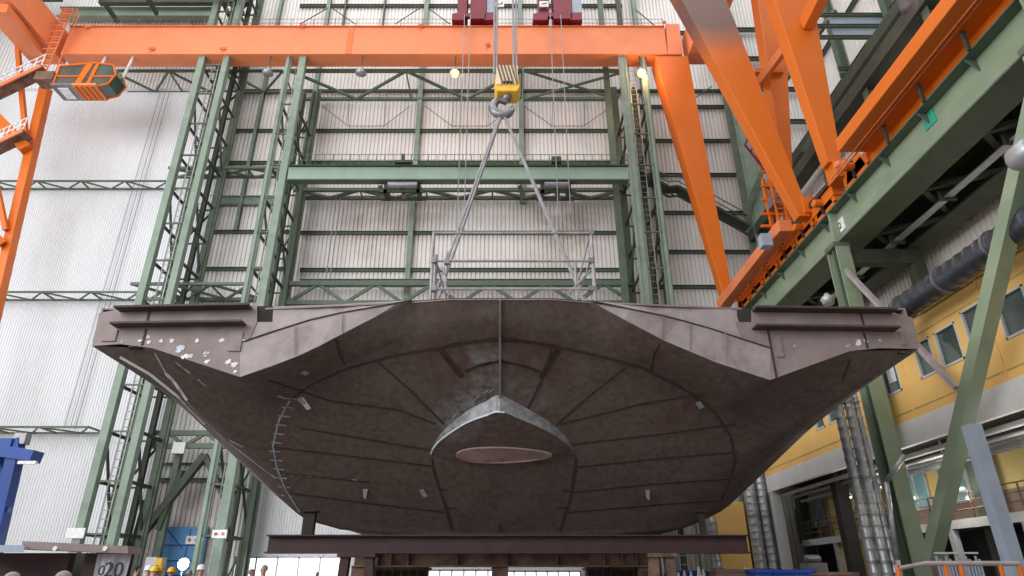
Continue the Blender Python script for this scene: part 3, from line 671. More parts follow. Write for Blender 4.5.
for k in range(9):
    y = 27.9+k*.35; lt.bar((XR+.2,y,ZR+1.4+k*.02),(XR+1.1,y,ZR+1.4),.3,.04)
for s in (0,1): lt.bar((XR+.2+s*.9,27.7,ZR+1.35),(XR+.2+s*.9,31,ZR+1.35),.05,.2)
lt.build('platform_grating', M['rust'], CR)
# left ladder, platforms and stairs of the crane
lb = MB()
a, b = P(38,72,42.6), P(66,8,42.2)
for off in (Vector((0,0,0)), Vector((.7,0,0)), Vector((.2,.5,0)), Vector((1.0,.5,0))): lb.bar(a+off, b+off, .07, .07)
for k in range(22):
    u = a.lerp(b, k/22); lb.bar(u, u+Vector((.7,0,0)), .06,.06); lb.bar(u+Vector((0,0,.0)), u+Vector((.2,.5,0)), .05,.05)
for k in range(0,22,2):
    u = a.lerp(b, k/22); lb.bar(u+Vector((-.2,-.3,.3)), u+Vector((1.0,-.3,.3)), .05,.05)
lb.build('caged_ladder', M['orange'], CR)
lb = MB()
for x0 in (58,63,68,73): 
    q = P(x0,22,42.6); lb.bar(q, q+Vector((0,0,1.6)), .06,.06,(0,1,0))
for h in (0,.8,1.6): lb.bar(P(56,22,42.6)+Vector((0,0,h)), P(74,22,42.6)+Vector((0,0,h)), .06,.06)
lb.build('ladder_rail', M['orange'], CR)
for (p0, p1, y) in (((-10,97),(46,70),42.8), ((-12,153),(28,134),43.2)):
    a, b = P(*p0,y), P(*p1,y)
    pf = MB().bar(a, b, 1.2, .18, (0,0,1)).build('platform', M['obeam'], CR, label='sloping rusty brown platform')
    rr = MB()
    for k in range(8):
        u = a.lerp(b,k/7)+Vector((0,-.6,0)); rr.bar(u, u+Vector((0,0,1.2)), .06,.06,(0,1,0))
    for h in (.6,1.2): rr.bar(a+Vector((0,-.6,h)), b+Vector((0,-.6,h)), .07,.07)
    rr.build('handrail', M['white'], CR)
    MB().bar(a+Vector((0,-.62,-.1)), b+Vector((0,-.62,-.1)), .12, .35).build('stringer', M['orange'], CR)
MB().box((P(40,78,42.8).x,42.2,P(40,84,42.8).z),(P(58,78,42.8).x,43.4,P(40,76,42.8).z)).build('platform', M['obeam'], CR)

# operator cab under the girder
x0 = P(50,84,41).x; x1 = P(110,84,41).x; y0 = 41.0; y1 = 42.9
zf = P(90,84,y0).z; CH = P(90,60,y0).z-zf
KB = thing('operator_cab', ((x0+x1)/2,42,zf), 'orange glazed operator cab hanging under the left end of the crane girder', 'cab')
def cabx(f): return x0+(x1-x0)*f
prof = [(0,0),(.72,0),(.92,.12),(1.0,.5),(.9,.9),(.74,1.0),(.5,1.0),(.5,.95),(0,.85)]
MB().poly([(cabx(f),y0+.35,zf+h*CH) for f,h in prof],(0,y1-y0-.4,0)).build('glazing', M['glass'], KB)
MB().box((cabx(.36),y0,zf-.12),(cabx(.76),y1,zf+.12)).build('floor_frame', M['orange'], KB)
MB().box((cabx(0),y0,zf-.12),(cabx(.36),y1,zf+.12)).build('floor_plate', M['steel'], KB)
for k in range(4): MB().box((cabx(.37+k*.09),y0+.1,zf-.2),(cabx(.42+k*.09),y1-.1,zf+.02)).build('floor_slat', M['vorange'], KB)
MB().box((cabx(.1),y0+.3,zf-.2),(cabx(.27),y0+1.6,zf-.14)).build('floor_window', M['white'], KB)
MB().poly([(cabx(.34),y0+.28,zf),(cabx(.44),y0+.28,zf),(cabx(.56),y0+.28,zf+CH),(cabx(.44),y0+.28,zf+CH)],(0,.15,0)).build('side_panel', M['vorange'], KB)
MB().poly([(cabx(.54),y0+.28,zf),(cabx(.6),y0+.28,zf),(cabx(.66),y0+.28,zf+CH*.94),(cabx(.6),y0+.28,zf+CH*.94)],(0,.15,0)).build('side_panel', M['vorange'], KB)
for (f0,h0,f1,h1) in ((.72,0,.92,.12),(.92,.12,1.0,.5),(1.0,.5,.9,.9),(.9,.9,.5,1.0),(0,0,0,.85),(0,.85,.45,.95),(0,.42,.4,.42),(.6,.42,.98,.42)):
    for yy in (y0+.3, y1-.1): MB().bar((cabx(f0),yy,zf+h0*CH),(cabx(f1),yy,zf+h1*CH),.12,.12).build('frame_bar', M['vorange'], KB)
MB().box((cabx(0),y0+.4,zf-.9+.9),(cabx(.4),y1-.2,zf+CH*.5)).build('rear_box', M['greycloth'], KB)
for f in (.3,.8): MB().tube((cabx(f),43.3,zf+CH*.8),(cabx(f),43.9,GZ0+.05),.12,8).build('hanger', M['lgrey'], KB)

# red trolleys on top of the girder
def trolley(px0, px1, label, num):
    x0, x1 = P(px0,24,43.4).x, P(px1,24,43.4).x; w_ = x1-x0
    t = thing('crane_trolley', ((x0+x1)/2,43.6,GZ1+.1), label, 'trolley')
    MB().box((x0+w_*.12,43.2,GZ1+.9),(x0+w_*.34,45.0,GZ1+7)).build('side_frame', M['red'], t, bevel=.04)
    MB().box((x0+w_*.42,43.0,GZ1+.5),(x0+w_*.8,45.2,GZ1+7)).build('hoist_housing', M['red'], t, bevel=.04)
    MB().box((x0,43.0,GZ1+.35),(x0+w_*.3,44.4,GZ1+1.2)).build('bogie', M['red'], t, bevel=.04)
    MB().box((x0+w_*.76,43.0,GZ1+.35),(x1,44.4,GZ1+1.2)).build('bogie', M['red'], t, bevel=.04)
    MB().box((x0+w_*.05,43.1,GZ1+.9),(x1-w_*.05,43.4,GZ1+1.35)).build('sill', M['red'], t)
    MB().box((x0+w_*.81,43.1,GZ1+1.4),(x1+.05,44.4,GZ1+7)).build('cabinet', M['bluegrey'], t)
    for f in (.08,.9): MB().lathe((0,43.9,GZ1+.45),[(.32,x0+w_*f-.15),(.36,x0+w_*f),(.32,x0+w_*f+.15)],16,'X').build('wheel', M['steel'], t)
    return t, x0, x1
T1, tx0, tx1 = trolley(452, 495, 'crimson hoist trolley on the girder, left of the hook wires', 1)
T2, ux0, ux1 = trolley(533, 582, 'crimson hoist trolley on the girder, right of the hook wires', 2)

def text(s, name, loc, size, m, parent=None, rx=math.pi/2, ry=0, rz=0, ext=.01):
    c = bpy.data.curves.new(name, 'FONT'); c.body = s; c.size = size; c.extrude = ext; c.align_x = 'CENTER'; c.align_y = 'CENTER'
    c.materials.append(m); o = bpy.data.objects.new(name, c); COL.objects.link(o); o.rotation_euler = (rx, ry, rz)
    bpy.context.view_layer.update()
    dg = bpy.context.evaluated_depsgraph_get(); me = bpy.data.meshes.new_from_object(o.evaluated_get(dg))
    bpy.data.objects.remove(o); o = bpy.data.objects.new(name, me); COL.objects.link(o)
    R = Matrix.Rotation(rz,4,'Z') @ Matrix.Rotation(ry,4,'Y') @ Matrix.Rotation(rx,4,'X'); me.transform(R)
    if parent is not None: o.parent = parent; o.location = Vector(loc) - ORI[parent]
    else: o.location = loc
    return o
for T, px, s in ((T1,499.5,'2'),(T2,544,'1')):
    q = P(px,4,42.9)
    pl2 = MB().box((q.x-.42,42.88,q.z-.36),(q.x+.42,42.95,q.z+.36)).build('number_plate', M['white'], T)
    o = text(s,'numeral',(q.x,42.86,q.z),.8,M['ink'],pl2,ry=math.radians(72))
text('52','numeral',(XR+.43,pt_.y,pt_.z),.5,M['ink'],pl,rz=-math.pi/2)

# hook block, wires, slings
HY = 34.0
qt, qb = P(507,66,HY), P(507,98,HY)
HB = thing('hook_block', (qt.x,HY,P(507,120,HY).z), 'yellow crane hook block with dark striped top and steel hook', 'hook')
hw = (P(518,80,HY).x-P(493,80,HY).x)/2; zt0 = P(507,80,HY-1).z; zt1 = P(507,67,HY-.4).z; zb = P(507,97,HY).z
MB().poly([(qt.x-hw,HY-.6,zb+.4),(qt.x-hw*.8,HY-.6,zb),(qt.x+hw*.8,HY-.6,zb),(qt.x+hw,HY-.6,zb+.4),(qt.x+hw*.95,HY-.6,zt0+.2),(qt.x+hw*.75,HY-.6,zt1),(qt.x-hw*.75,HY-.6,zt1),(qt.x-hw*.95,HY-.6,zt0+.2)],(0,1.3,0)).build('housing', M['hookyel'], HB, bevel=.06)
st = []
zs0 = zt0-.05; zs1 = zt1-.08; SH = MB(); wd = hw*.84
bd = MB().box((qt.x-wd,HY-.66,zs0),(qt.x+wd,HY-.6,zs1)).build('stripe_panel', M['cream'], HB)
n = 6; H_ = zs1-zs0
for k in range(-1, n):
    u = qt.x-wd + k*2*wd/n; a_ = max(u, qt.x-wd); sl = 2*wd/n*1.6
    def cl(x): return min(max(x, qt.x-wd), qt.x+wd)
    MB().poly([(cl(u+sl),HY-.7,zs0),(cl(u+sl+wd/n),HY-.7,zs0),(cl(u+wd/n),HY-.7,zs1),(cl(u),HY-.7,zs1)],(0,.05,0)).build('stripe', M['obeam'], bd) if cl(u+wd/n)-cl(u) > .01 else None
MB().lathe((qt.x-.0,HY-.1,zb-.1),[(.28,-.25),(.3,.25)],16).build('swivel', M['steel'], HB, smooth=True)
MB().box((qt.x-.4,HY-.66,zb+.55),(qt.x+.4,HY-.58,zb+.8)).build('name_plate', M['black'], HB)
hk = []
hc = P(503,107,HY); R0 = .62
for k in range(15):
    a_ = math.radians(75 + k*18.5); hk.append(Vector((hc.x+R0*math.cos(a_), HY, hc.z+R0*math.sin(a_))))
hk = [Vector((qt.x,HY,zb-.1))] + hk
def sweep(pts, rad, n=12):
    vs = []; fs = []
    for i, p in enumerate(pts):
        d = (pts[min(i+1,len(pts)-1)] - pts[max(i-1,0)]).normalized(); u = Vector((0,1,0)); a_ = d.cross(u).normalized()
        for k in range(n): vs.append(p + (a_*math.cos(k*math.tau/n) + u*math.sin(k*math.tau/n))*rad[i])
    for i in range(len(pts)-1): fs += [(i*n+k,i*n+(k+1)%n,(i+1)*n+(k+1)%n,(i+1)*n+k) for k in range(n)]
    fs += [tuple(range(n))[::-1], tuple(range(len(vs)-n,len(vs)))]
    return MB().add(vs, fs)
hk = [Vector((qt.x,HY,zb+.1)), Vector((qt.x,HY,zb-.2)), Vector((qt.x-.1,HY,zb-.45))] + [Vector((hc.x+.66*math.cos(math.radians(g)), HY, hc.z+.66*math.sin(math.radians(g)))) for g in range(110,380,15)]
sweep(hk, [.2,.2,.22]+[.22+.1*math.sin(k/17*math.pi)-(.10*max(0,k-13)/4) for k in range(len(hk)-3)]).build('hook', M['steel'], HB, smooth=True)
for i, (px, r) in enumerate(((494,.07),(496.5,.07),(513.5,.07),(516.5,.07))):
    q = P(px,68,HY); MB().tube((q.x,HY,zt1-.2),(q.x,HY,GZ1+4),r,6).build('wire', M['wire'], HB)
def rope(p, q, r, label, group=None, name='wire_rope', m='wire'):
    return tag(MB().tube(p, q, r, 6).build(name, M[m]), label, 'rope', group)
for px, y, py1 in ((463,43.0,232),(469,43.0,212),(552,43.0,215),(563,43.0,215)):
    q = P(px,60,y); zz = P(px,py1,y).z
    rope((q.x,y,GZ1+1), (q.x,y,zz), .04, 'thin idle wire rope, %s one hanging from the %s crimson trolley' % ({463:'left',469:'right',552:'left',563:'right'}[px], 'left' if px < 500 else 'right'), 'idle ropes of the %s trolley' % ('left' if px < 500 else 'right'))
SL = []
hb_ = P(502,115,HY)
for i, (tx, ty, D) in enumerate(((402,385,29),(408,386,29),(404,395,31),(620,385,29),(627,392,31))):
    q = P(tx,ty,D); q.z = 9.85
    rope(hb_+Vector((.08*(i-2),0,0)), q, .07, ('leftmost of the three lifting slings left of the hook','middle one of the three lifting slings left of the hook','innermost lifting sling left of the hook','lifting sling from the hook to the right, the inner one','lifting sling from the hook to the right, the outer one')[i], 'lifting slings below the hook', 'lifting_sling')
for px, pr in ((166,'middle'),(161,'left'),(170,'right')):
    x = P(px,90,49.2).x; rope((x,49.2,P(100,20,49.2).z), (x,49.2,P(100,430,49.2).z), .03, '%s one of three thin vertical cables on the white gate' % pr, 'cables in front of the white gate')
for px in (340,336):
    # two close cables
    x = P(px,200,48.8).x; rope((x,48.8,P(px,198,48.8).z), (x,48.8,P(px,300,48.8).z), .05, 'thin cable hanging below the pale girder, %s one of the close pair' % ('right' if px == 340 else 'left'), 'cables below the pale girder')

# lamps under the girder
def lamp(px, py, lit, label, D=43.8):
    q = P(px,py,D); t = thing('pendant_lamp', q, label, 'lamp')
    MB().tube((q.x,D,q.z+.2),(q.x,D,GZ0),.05,6).build('stem', M['dgreen'], t)
    MB().lathe((q.x,D,q.z),[(.05,.55),(.15,.5),(.22,.2),(.48,-.1),(.5,-.15)][::-1],16).build('lamp_shade', M['grey'], t, smooth=True)
    if lit:
        MB().lathe((q.x,D-.1,q.z-.3),[(.03,-.3),(.28,-.18),(.38,.05),(.25,.25),(.05,.3)],14).build('bulb', M['lamp'], t, smooth=True)
        l = bpy.data.lights.new('lamp_light','POINT'); l.energy = 120 if px < 600 else 420; l.color = (1,.55,.18); l.shadow_soft_size = .4
        lo = bpy.data.objects.new('lamp_light', l); COL.objects.link(lo); lo.location = (q.x,D-.6,q.z-.6)
lamp(268,72,False,'unlit bell lamp under the girder, left of the middle')
lamp(361,72,False,'unlit bell lamp under the girder, right of the other unlit one')
lamp(455,72,True,'glowing amber lamp under the girder, left of the hook')
lamp(641,72,True,'glowing amber lamp beside the top of the right crane leg')

# near crane: legs, sill and carriage on the runway
NC = thing('gantry_crane', (XR+.8,24,ZR), 'second bright orange crane standing nearer on the runway, its girder above the frame', 'crane')
leg(NC,'leg',(755,-60),(803,-60),(828,162),(842,162),27.3,27.3,1.1,.7,M['vorange'])
leg(NC,'leg',(752,-40),(782,-40),(786,190),(794,190),34.6,34.6,1.2,1.2,M['vorange'])
MB().bar(P(758,84,34.2),P(785,48,33.0),.5,.5).build('tie', M['vorange'], NC)
MB().box((P(757,70,34).x,34.3,P(757,73,34.4).z),(P(786,70,34).x,35.9,P(757,69,34.4).z)).build('flange_joint', M['vorange'], NC)
MB().bar(P(806,25,27.3),P(826,-15,25),.6,.9).build('tie', M['vorange'], NC)
q = PX(838,158,XR+.1)
MB().box((15.85,8,20.1),(17.95,24.9,20.8)).build('sill_beam', M['vorange'], NC, bevel=.03)
MB().box((XR+.5,10,ZR+.1),(XR+1.3,27.6,20.1)).build('carriage_web', M['vorange'], NC)
bogie(NC, 25.2, 2.3)
MB().box((16.95,27.2,ZR+.9),(17.75,28.2,21.4)).build('pedestal', M['vorange'], NC, bevel=.03)
MB().lathe((0,26.6,20.6),[(.14,16.6),(.2,16.7),(.2,17.3),(.14,17.4)],12,'X').build('gearbox', M['orange'], NC)
MB().box((16.9,30.9,ZR+1.0),(17.7,31.8,21.5)).build('pedestal', M['sooty'], CR, bevel=.03)
for (px, py) in ((880,115),(915,75),(958,22)):
    a = PX(px,py,XR-.05); MB().bar((XR-.05,a.y,ZT),(XR-.05,a.y,ZT+1.5),.12,.12,up=(0,1,0)).build('rail_post', M['dgreen'], NC)
for x in (16.5,16.7): MB().bar((x,10,20.06),(x,27,20.06),.05,.06).build('conductor_rail', M['orange'], NC)
# ------------------------------------------------------------------ the ship section
def onplane(px, py, push=0):
    d = ray(px, py); r = d.z/d.y; D = (23.7+push)/(r+.814); return P(px, py, D)
HD = 8.3
def deckpt(px, py): return PZ(px, py, HD+1.6)
DS = 19.67
O_R = [(500,298,'d'),(553,298,'d'),(590,301,'d'),(625,320,19.2),(663,340,19.45),(715,362,19.6),(770,380,DS),(850,351,DS),(918,350,DS),(882,374,21.8),(852,393,23.4),(812,427,25.2),(730,505,26.7),(690,526,27.0),(600,535,27.2),(500,537,27.3)]
K_R = [(500,336),(545,343),(600,355),(628,362),(655,372),(690,392),(715,412),(731,437),(735,460),(731,477),(724,492),(715,505),(702,516),(660,528),(560,532),(500,533.5)]
S_R = [(500,395),(519,404),(537,414),(552,424),(563,434),(570,443),(575,455),(576,466),(575,478),(573,490),(570,500),(567,510),(564,518),(561,525),(540,529),(500,531)]
O_L = [(500,298,'d'),(450,298,'d'),(412,301,'d'),(375,317,19.2),(340,335,19.45),(298,356,19.6),(240,377,DS),(152,348,DS),(92,346,DS),(150,380,21.8),(190,414,23.8),(238,460,25.3),(300,512,26.7),(338,527,27.0),(410,535,27.2),(500,537,27.3)]
K_L = [(500,336),(450,345),(412,351),(385,357),(345,369),(312,384),(290,400),(279,420),(273,445),(277,468),(284,487),(294,505),(306,517),(345,526),(430,532),(500,533.5)]
S_L = [(500,395),(486,401),(470,409),(455,420),(442,432),(435,442),(431,453),(432,465),(435,478),(440,490),(444,500),(448,510),(451,518),(454,525),(475,529),(500,531)]
def rings(O, K, Sx):
    o = [deckpt(a,b) if d == 'd' else P(a,b,d) for a,b,d in O]
    return o, [onplane(*k) for k in K], [onplane(*s) for s in Sx]
oR, kR, sR = rings(O_R, K_R, S_R); oL, kL, sL = rings(O_L, K_L, S_L)
outer = oR + oL[-2:0:-1]; ring = kR + kL[-2:0:-1]; skeg = sR + sL[-2:0:-1]
NR = len(outer)
def spl(pts, m):     # closed subdivided polyline, linear corners kept
    out = []
    n = len(pts)
    for i in range(n):
        p0, p1, p2, p3 = pts[i-1], pts[i], pts[(i+1)%n], pts[(i+2)%n]
        for k in range(m):
            t = k/m
            if smooth_ok(i): q = .5*((2*p1)+(p2-p0)*t+(2*p0-5*p1+4*p2-p3)*t*t+(3*p1-p0-3*p2+p3)*t**3)
            else: q = p1.lerp(p2, t)
            out.append(q)
    return out
def smooth_ok(i): return True
M_ = 4
ringd = spl(ring, M_); skegd = spl(skeg, M_)
smooth_ok = lambda i: False
outd = spl(outer, M_)
ND = len(outd)
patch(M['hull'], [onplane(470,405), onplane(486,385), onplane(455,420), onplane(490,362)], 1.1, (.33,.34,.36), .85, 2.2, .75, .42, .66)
patch(M['hull'], [onplane(492,322), onplane(520,390), onplane(540,400)], .8, (.22,.21,.21), .7, 3, .8, .45, .65)
patch(M['hull'], [onplane(455,360), onplane(540,360), onplane(500,350), onplane(690,405), onplane(655,340)], 1.6, (.10,.05,.03), .8, 1.2, .7, .4, .6)
SHX = thing('ship_section', (0,24,3.2), 'huge dark steel ship hull section with flared wings standing on beams in the hall centre', 'ship')
V = []; F = []
rows = [skegd]
for f in (.25,.5,.75): rows.append([a.lerp(b,f) for a,b in zip(skegd, ringd)])
rows.append(ringd)
for f in (.33,.66):
    rows.append([a.lerp(b,f) + Vector((0,0,-.12*math.sin(f*math.pi))) for a,b in zip(ringd, outd)])
rows.append(outd)
for r_ in rows: V += r_
for i in range(len(rows)-1):
    for k in range(ND): F.append((i*ND+k, i*ND+(k+1)%ND, (i+1)*ND+(k+1)%ND, (i+1)*ND+k))
# centre cap (inside the skeg ring) 
c = len(V); V.append(sum(skegd, Vector())/ND)
for k in range(ND): F.append((c, (k+1)%ND, k))
hullmb = MB().add(V, F)
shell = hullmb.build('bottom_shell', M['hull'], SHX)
# consistent downward / outward normals, smooth shading except the knuckle
bm = bmesh.new(); bm.from_mesh(shell.data)
for f in bm.faces:
    if f.normal.z > 0: f.normal_flip()
    f.smooth = False
bm.to_mesh(shell.data); bm.free()
for p in shell.data.polygons: p.use_smooth = True
BV = BVHTree.FromPolygons([v[:] for v in V], F)
def HULL(px, py, off=.02):
    d = ray(px,py).normalized(); loc, nrm, idx, dist = BV.ray_cast(EYE, d)
    if loc is None: return None
    if nrm.dot(d) > 0: nrm = -nrm
    return loc + nrm*off
# side shell and body behind the front: extends back to the cut
YB = 39.0; mb = MB()
i8R = 8*M_; i8L = (NR-8)*M_
seg = [outd[k] for k in range(i8R, i8L+1)]
bk = [Vector((p.x, YB, p.z)) for p in seg]
n = len(seg)
mb.add(seg+bk, [(k,k+1,n+k+1,n+k) for k in range(n-1)])
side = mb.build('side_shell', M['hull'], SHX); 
for p in side.data.polygons: p.use_smooth = True
# deck plate
dkL, dkR = P(100,311,DS), P(908,314,DS)
zD = HD+1.6
front = [Vector((dkL.x,DS+.05,zD)), Vector((P(262,307,DS).x,DS+.05,zD)), deckpt(412,301), deckpt(450,298), deckpt(500,298), deckpt(553,298), deckpt(590,301), Vector((P(745,309,DS).x,DS+.05,zD)), Vector((dkR.x,DS+.05,zD))]
front = [p+Vector((0,.02,0)) for p in front]
MB().poly([p-Vector((0,0,.06)) for p in front+[Vector((dkR.x,YB,zD)),Vector((dkL.x,YB,zD))]], (0,0,.06)).build('deck', M['mauve'], SHX)
MB().hexa([outd[i8L]+Vector((0,.05,0)), Vector((outd[i8L].x,YB,outd[i8L].z)), Vector((outd[i8L].x+.06,YB,outd[i8L].z)), outd[i8L]+Vector((.06,.05,0))],
          [Vector((dkL.x,DS+.05,zD)), Vector((dkL.x,YB,zD)), Vector((dkL.x+.06,YB,zD)), Vector((dkL.x+.06,DS+.05,zD))]).build('side_plate', M['mauve'], SHX)
MB().hexa([outd[i8R]+Vector((-.06,.05,0)), Vector((outd[i8R].x-.06,YB,outd[i8R].z)), Vector((outd[i8R].x,YB,outd[i8R].z)), outd[i8R]+Vector((0,.05,0))],
          [Vector((dkR.x-.06,DS+.05,zD)), Vector((dkR.x-.06,YB,zD)), Vector((dkR.x,YB,zD)), Vector((dkR.x,DS+.05,zD))]).build('side_plate', M['mauve'], SHX)
MB().add(bk+[Vector((dkL.x,YB,zD)),Vector((dkR.x,YB,zD))], [tuple(range(n+2))]).build('rear_bulkhead', M['mauve'], SHX)

def plate(pts, D, name, m, th=.08, label=None):
    q = [P(a,b,D if len(r)==0 else r[0]) for a,b,*r in pts]
    return MB().poly(q, (0,th,0)).build(name, M[m], SHX, label=label)
# front bulwark plates, left
bl = plate([(92,346),(99,313),(122,308.5),(257,306.5),(257,322),(250,338),(240,343),(240,377),(152,348),(120,344)], DS, 'bulwark_plate', 'mauve', label='stained mauve plate on the left wing')
br = plate([(770,380),(768,348),(753,341),(752,322),(752,309.5),(888,311),(913,318),(919,349),(880,348),(850,351)], DS, 'bulwark_plate', 'mauve', label='mauve plate on the right wing')
plate([(257,306),(273,306),(273,323),(257,323)], DS+.06, 'notch_recess', 'dark'); plate([(737,308),(753,308),(753,323),(737,323)], DS+.06, 'notch_recess', 'dark')
# pale triangular plates and curved pale strips up to the centre
DU = DS-.02
def ptsmix(pts):   # (px,py,D) -> world; D 'd' puts it at deck height
    return [deckpt(a,b) if d == 'd' else P(a,b,d) for a,b,d in pts]
def sheet(A, B, name, m, thick=.06, sub=6):
    """ruled plate between polyline A and B (same count)"""
    vs = []; 
    for a_, b_ in zip(A, B): vs += [a_, b_, a_+Vector((0,thick,0)), b_+Vector((0,thick,0))]
    fs = []
    for k in range(len(A)-1):
        o = 4*k; p = o+4
        fs += [(o,p,p+1,o+1),(o+2,o+3,p+3,p+2),(o,o+2,p+2,p),(o+1,p+1,p+3,o+3)]
    fs += [(0,1,3,2),(4*len(A)-4,4*len(A)-2,4*len(A)-1,4*len(A)-3)]
    return MB().add(vs, fs).build(name, M[m], SHX)
up = ptsmix([(240,343,DS),(275,331,19.6),(310,320,19.5),(340,313,19.35),(372,307.5,19.15),(398,303,19.05),(412,300.5,'d')])
lo = ptsmix([(240,377,DS),(272,366,19.64),(298,356,19.6),(319,346,19.52),(340,335,19.45),(375,317,19.2),(412,301.5,'d')])
sheet(up, lo, 'flare_plate', 'lmauve')
plate([(256,322),(275,322),(275,332),(248,341)], DS+.03, 'bulwark_plate', 'lmauve'); plate([(734,322),(754,322),(756,344),(734,337)], DS+.03, 'bulwark_plate', 'mauve')
up2 = ptsmix([(273,306.5,19.75),(290,306,19.7),(320,305,19.65),(345,304,19.6),(372,302.5,19.5),(398,301.2,19.35),(411,300.3,'d')])
sheet(up2, [up[1].lerp(up[0],.1)+Vector((0,.08,0))]+[p+Vector((0,.08,0)) for p in up[1:]], 'upper_plate', 'lmauve')
MB().path([p+Vector((0,-.02,.0)) for p in up], .025, 5).build('plate_edge', M['seam'], SHX)
up = ptsmix([(770,348,DS),(742,339,19.62),(712,329,19.55),(680,320,19.45),(660,315,19.3),(630,309,19.15),(592,301,'d')])
lo = ptsmix([(770,380,DS),(742,371,19.64),(715,362,19.6),(689,351,19.52),(663,340,19.45),(625,320,19.2),(592,302,'d')])
sheet(up, lo, 'flare_plate', 'lmauve')
up2 = ptsmix([(737,309,19.75),(730,308.5,19.7),(710,308,19.65),(680,307.5,19.6),(655,307,19.5),(630,305,19.35),(593,300.6,'d')])
sheet(up2, [up[1].lerp(up[0],.1)+Vector((0,.08,0))]+[p+Vector((0,.08,0)) for p in up[1:]], 'upper_plate', 'lmauve')
MB().path([p+Vector((0,-.02,.0)) for p in up], .025, 5).build('plate_edge', M['seam'], SHX)
for pts in ([(662,316.5),(662,339)],[(343,313.5),(342,333)],[(690,324),(690,350)],[(295,326),(295,356)],[(725,333),(726,364)]):
    a_, b_ = P(*pts[0],19.3 if abs(pts[0][0]-502)<170 else 19.5), P(*pts[1],19.42 if abs(pts[0][0]-502)<170 else 19.55)
    MB().bar(a_+Vector((0,-.04,0)), b_+Vector((0,-.04,0)), .035, .02, (0,1,0)).build('weld_seam', M['mauve'], SHX)
# edge flanges on the two wings
def flange(p0, p1, name='wing_flange', d=.42, h=.07, m='dplate'):
    a, b = P(*p0,DS), P(*p1,DS)
    MB().hexa([a+Vector((0,-d,0)), b+Vector((0,-d,0)), b, a], [a+Vector((0,-d,h)), b+Vector((0,-d,h)), b+Vector((0,0,h)), a+Vector((0,0,h))]).build(name, M[m], SHX)
flange((120,312),(252,309.5)); flange((116,328),(246,326)); flange((752,312),(891,314)); flange((752,330),(894,332))
for (x0,y0,x1,y1) in ((104,330,115,341),(231,332,240,351),(896,320,906,345),(774,337,784,357)):
    a, b = P(x0,y0,DS-.03), P(x1,y1,DS-.03)
    MB().box((a.x,DS-.05,b.z),(b.x,DS,a.z)).build('doubler_plate', M['mauve'], SHX)
for x0, y0, y1 in ((150,309,325),(146,329,345),(861,314,330),(864,333,348),(768,330,378)):
    a, b = P(x0,y0,DS-.02), P(x0,y1,DS-.02); MB().box((a.x-.03,DS-.03,b.z),(a.x+.03,DS,a.z)).build('weld_seam', M['seam'], SHX)
# white primer blotches and rust spots on the wing plates
for n_, (cx, cy, r, m_) in enumerate([(140,341,2.2,'white'),(149,337,3.2,'white'),(149,342,2.4,'white'),(161,341,3.2,'white'),(172,341,2.6,'white'),(182,349,7.0,'pale'),(185,356,3.5,'white'),(196,341,2.5,'white'),(206,354,4.0,'pale'),(207,362,3.6,'white'),(228,361,3.4,'white'),(234,365,3.8,'white'),(235,372,2.6,'white'),(221,341,2.8,'white'),(243,341,3.2,'white'),(241,322,2.4,'white'),(126,324,1.8,'white'),(191,356,3.0,'pale'),(122,342,1.8,'pale'),(848,345,3.2,'pale'),(857,343,3.8,'white'),(866,341,3.0,'white'),(880,340,2.2,'pale'),(795,346,1.8,'pale'),(845,340,1.8,'pale')]):
    for j in range(3):
        q = P(cx+random.uniform(-.5,.5)*r,cy+random.uniform(-.45,.45)*r,DS-.012-.004*j); s = r/46.*random.uniform(.5,1.1); pts = []
        for k in range(22):
            a_ = k*math.tau/22; rr = s*random.uniform(.5,1.2); pts.append(q+Vector((rr*math.cos(a_)*1.15,0,rr*math.sin(a_))))
        MB().poly(pts, (0,.004,0)).build('primer_patch', M[m_], SHX)

# seams welded over the shell
def seam(pts, r=.03, m='seam', name='weld_seam', step=6):
    out = []
    for (a_, b_) in zip(pts, pts[1:]):
        n = max(1, int(math.dist(a_,b_)/step))
        for k in range(n): out.append((a_[0]+(b_[0]-a_[0])*k/n, a_[1]+(b_[1]-a_[1])*k/n))
    out.append(pts[-1]); P3 = [HULL(a_,b_,.005) for a_,b_ in out]; P3 = [p for p in P3 if p]
    if len(P3) > 1:
        mb = MB()
        for p, q in zip(P3, P3[1:]):
            if (q-p).length > .02: mb.bar(p, q, r*2, .03, (q-p).cross(Vector((1,0,.3))) if False else (0,-.6,-.8))
        return mb.build(name, M[m], SHX)
for pts in ([(552,347),(540,384),(528,408)], [(628,365),(590,395),(557,424)], [(700,394),(640,404),(560,424)], [(735,424),(660,434),(573,444)], [(738,452),(660,458),(576,467)], [(737,478),(650,484),(572,492)], [(718,500),(650,505),(568,512)],
            [(268,380),(330,401),(400,410),(436,424)], [(376,360),(410,390),(444,424)], [(300,428),(360,438),(431,450)], [(274,447),(350,456),(434,466)], [(280,473),(350,480),(370,482)], [(290,493),(360,502),(444,512)], [(440,489),(500,492),(571,491)], [(447,508),(500,510),(566,507)], [(500,490),(500,532)],
            [(664,337),(655,352),(651,371)], [(335,338),(340,355),(345,365)], [(432,466),(440,490),(452,530)], [(575,462),(571,495),(560,530)],
            [(340,371),(312,384),(290,400)], [(850,360),(847,370),(842,380)],[(560,531),(566,512),(571,495),(576,470),(576,458)],[(432,458),(434,470),(440,490),(447,508),(452,528)]):
    seam(pts, .035)
seam([(500,337),(545,344),(600,356),(640,367),(690,392),(715,412),(731,437),(735,460),(731,478),(721,500)], .05)
seam([(500,337),(450,346),(412,352),(385,358),(345,369),(312,384)], .05)
seam([(290,400),(279,420),(273,445),(277,468),(286,490),(300,512)], .03, 'pale')
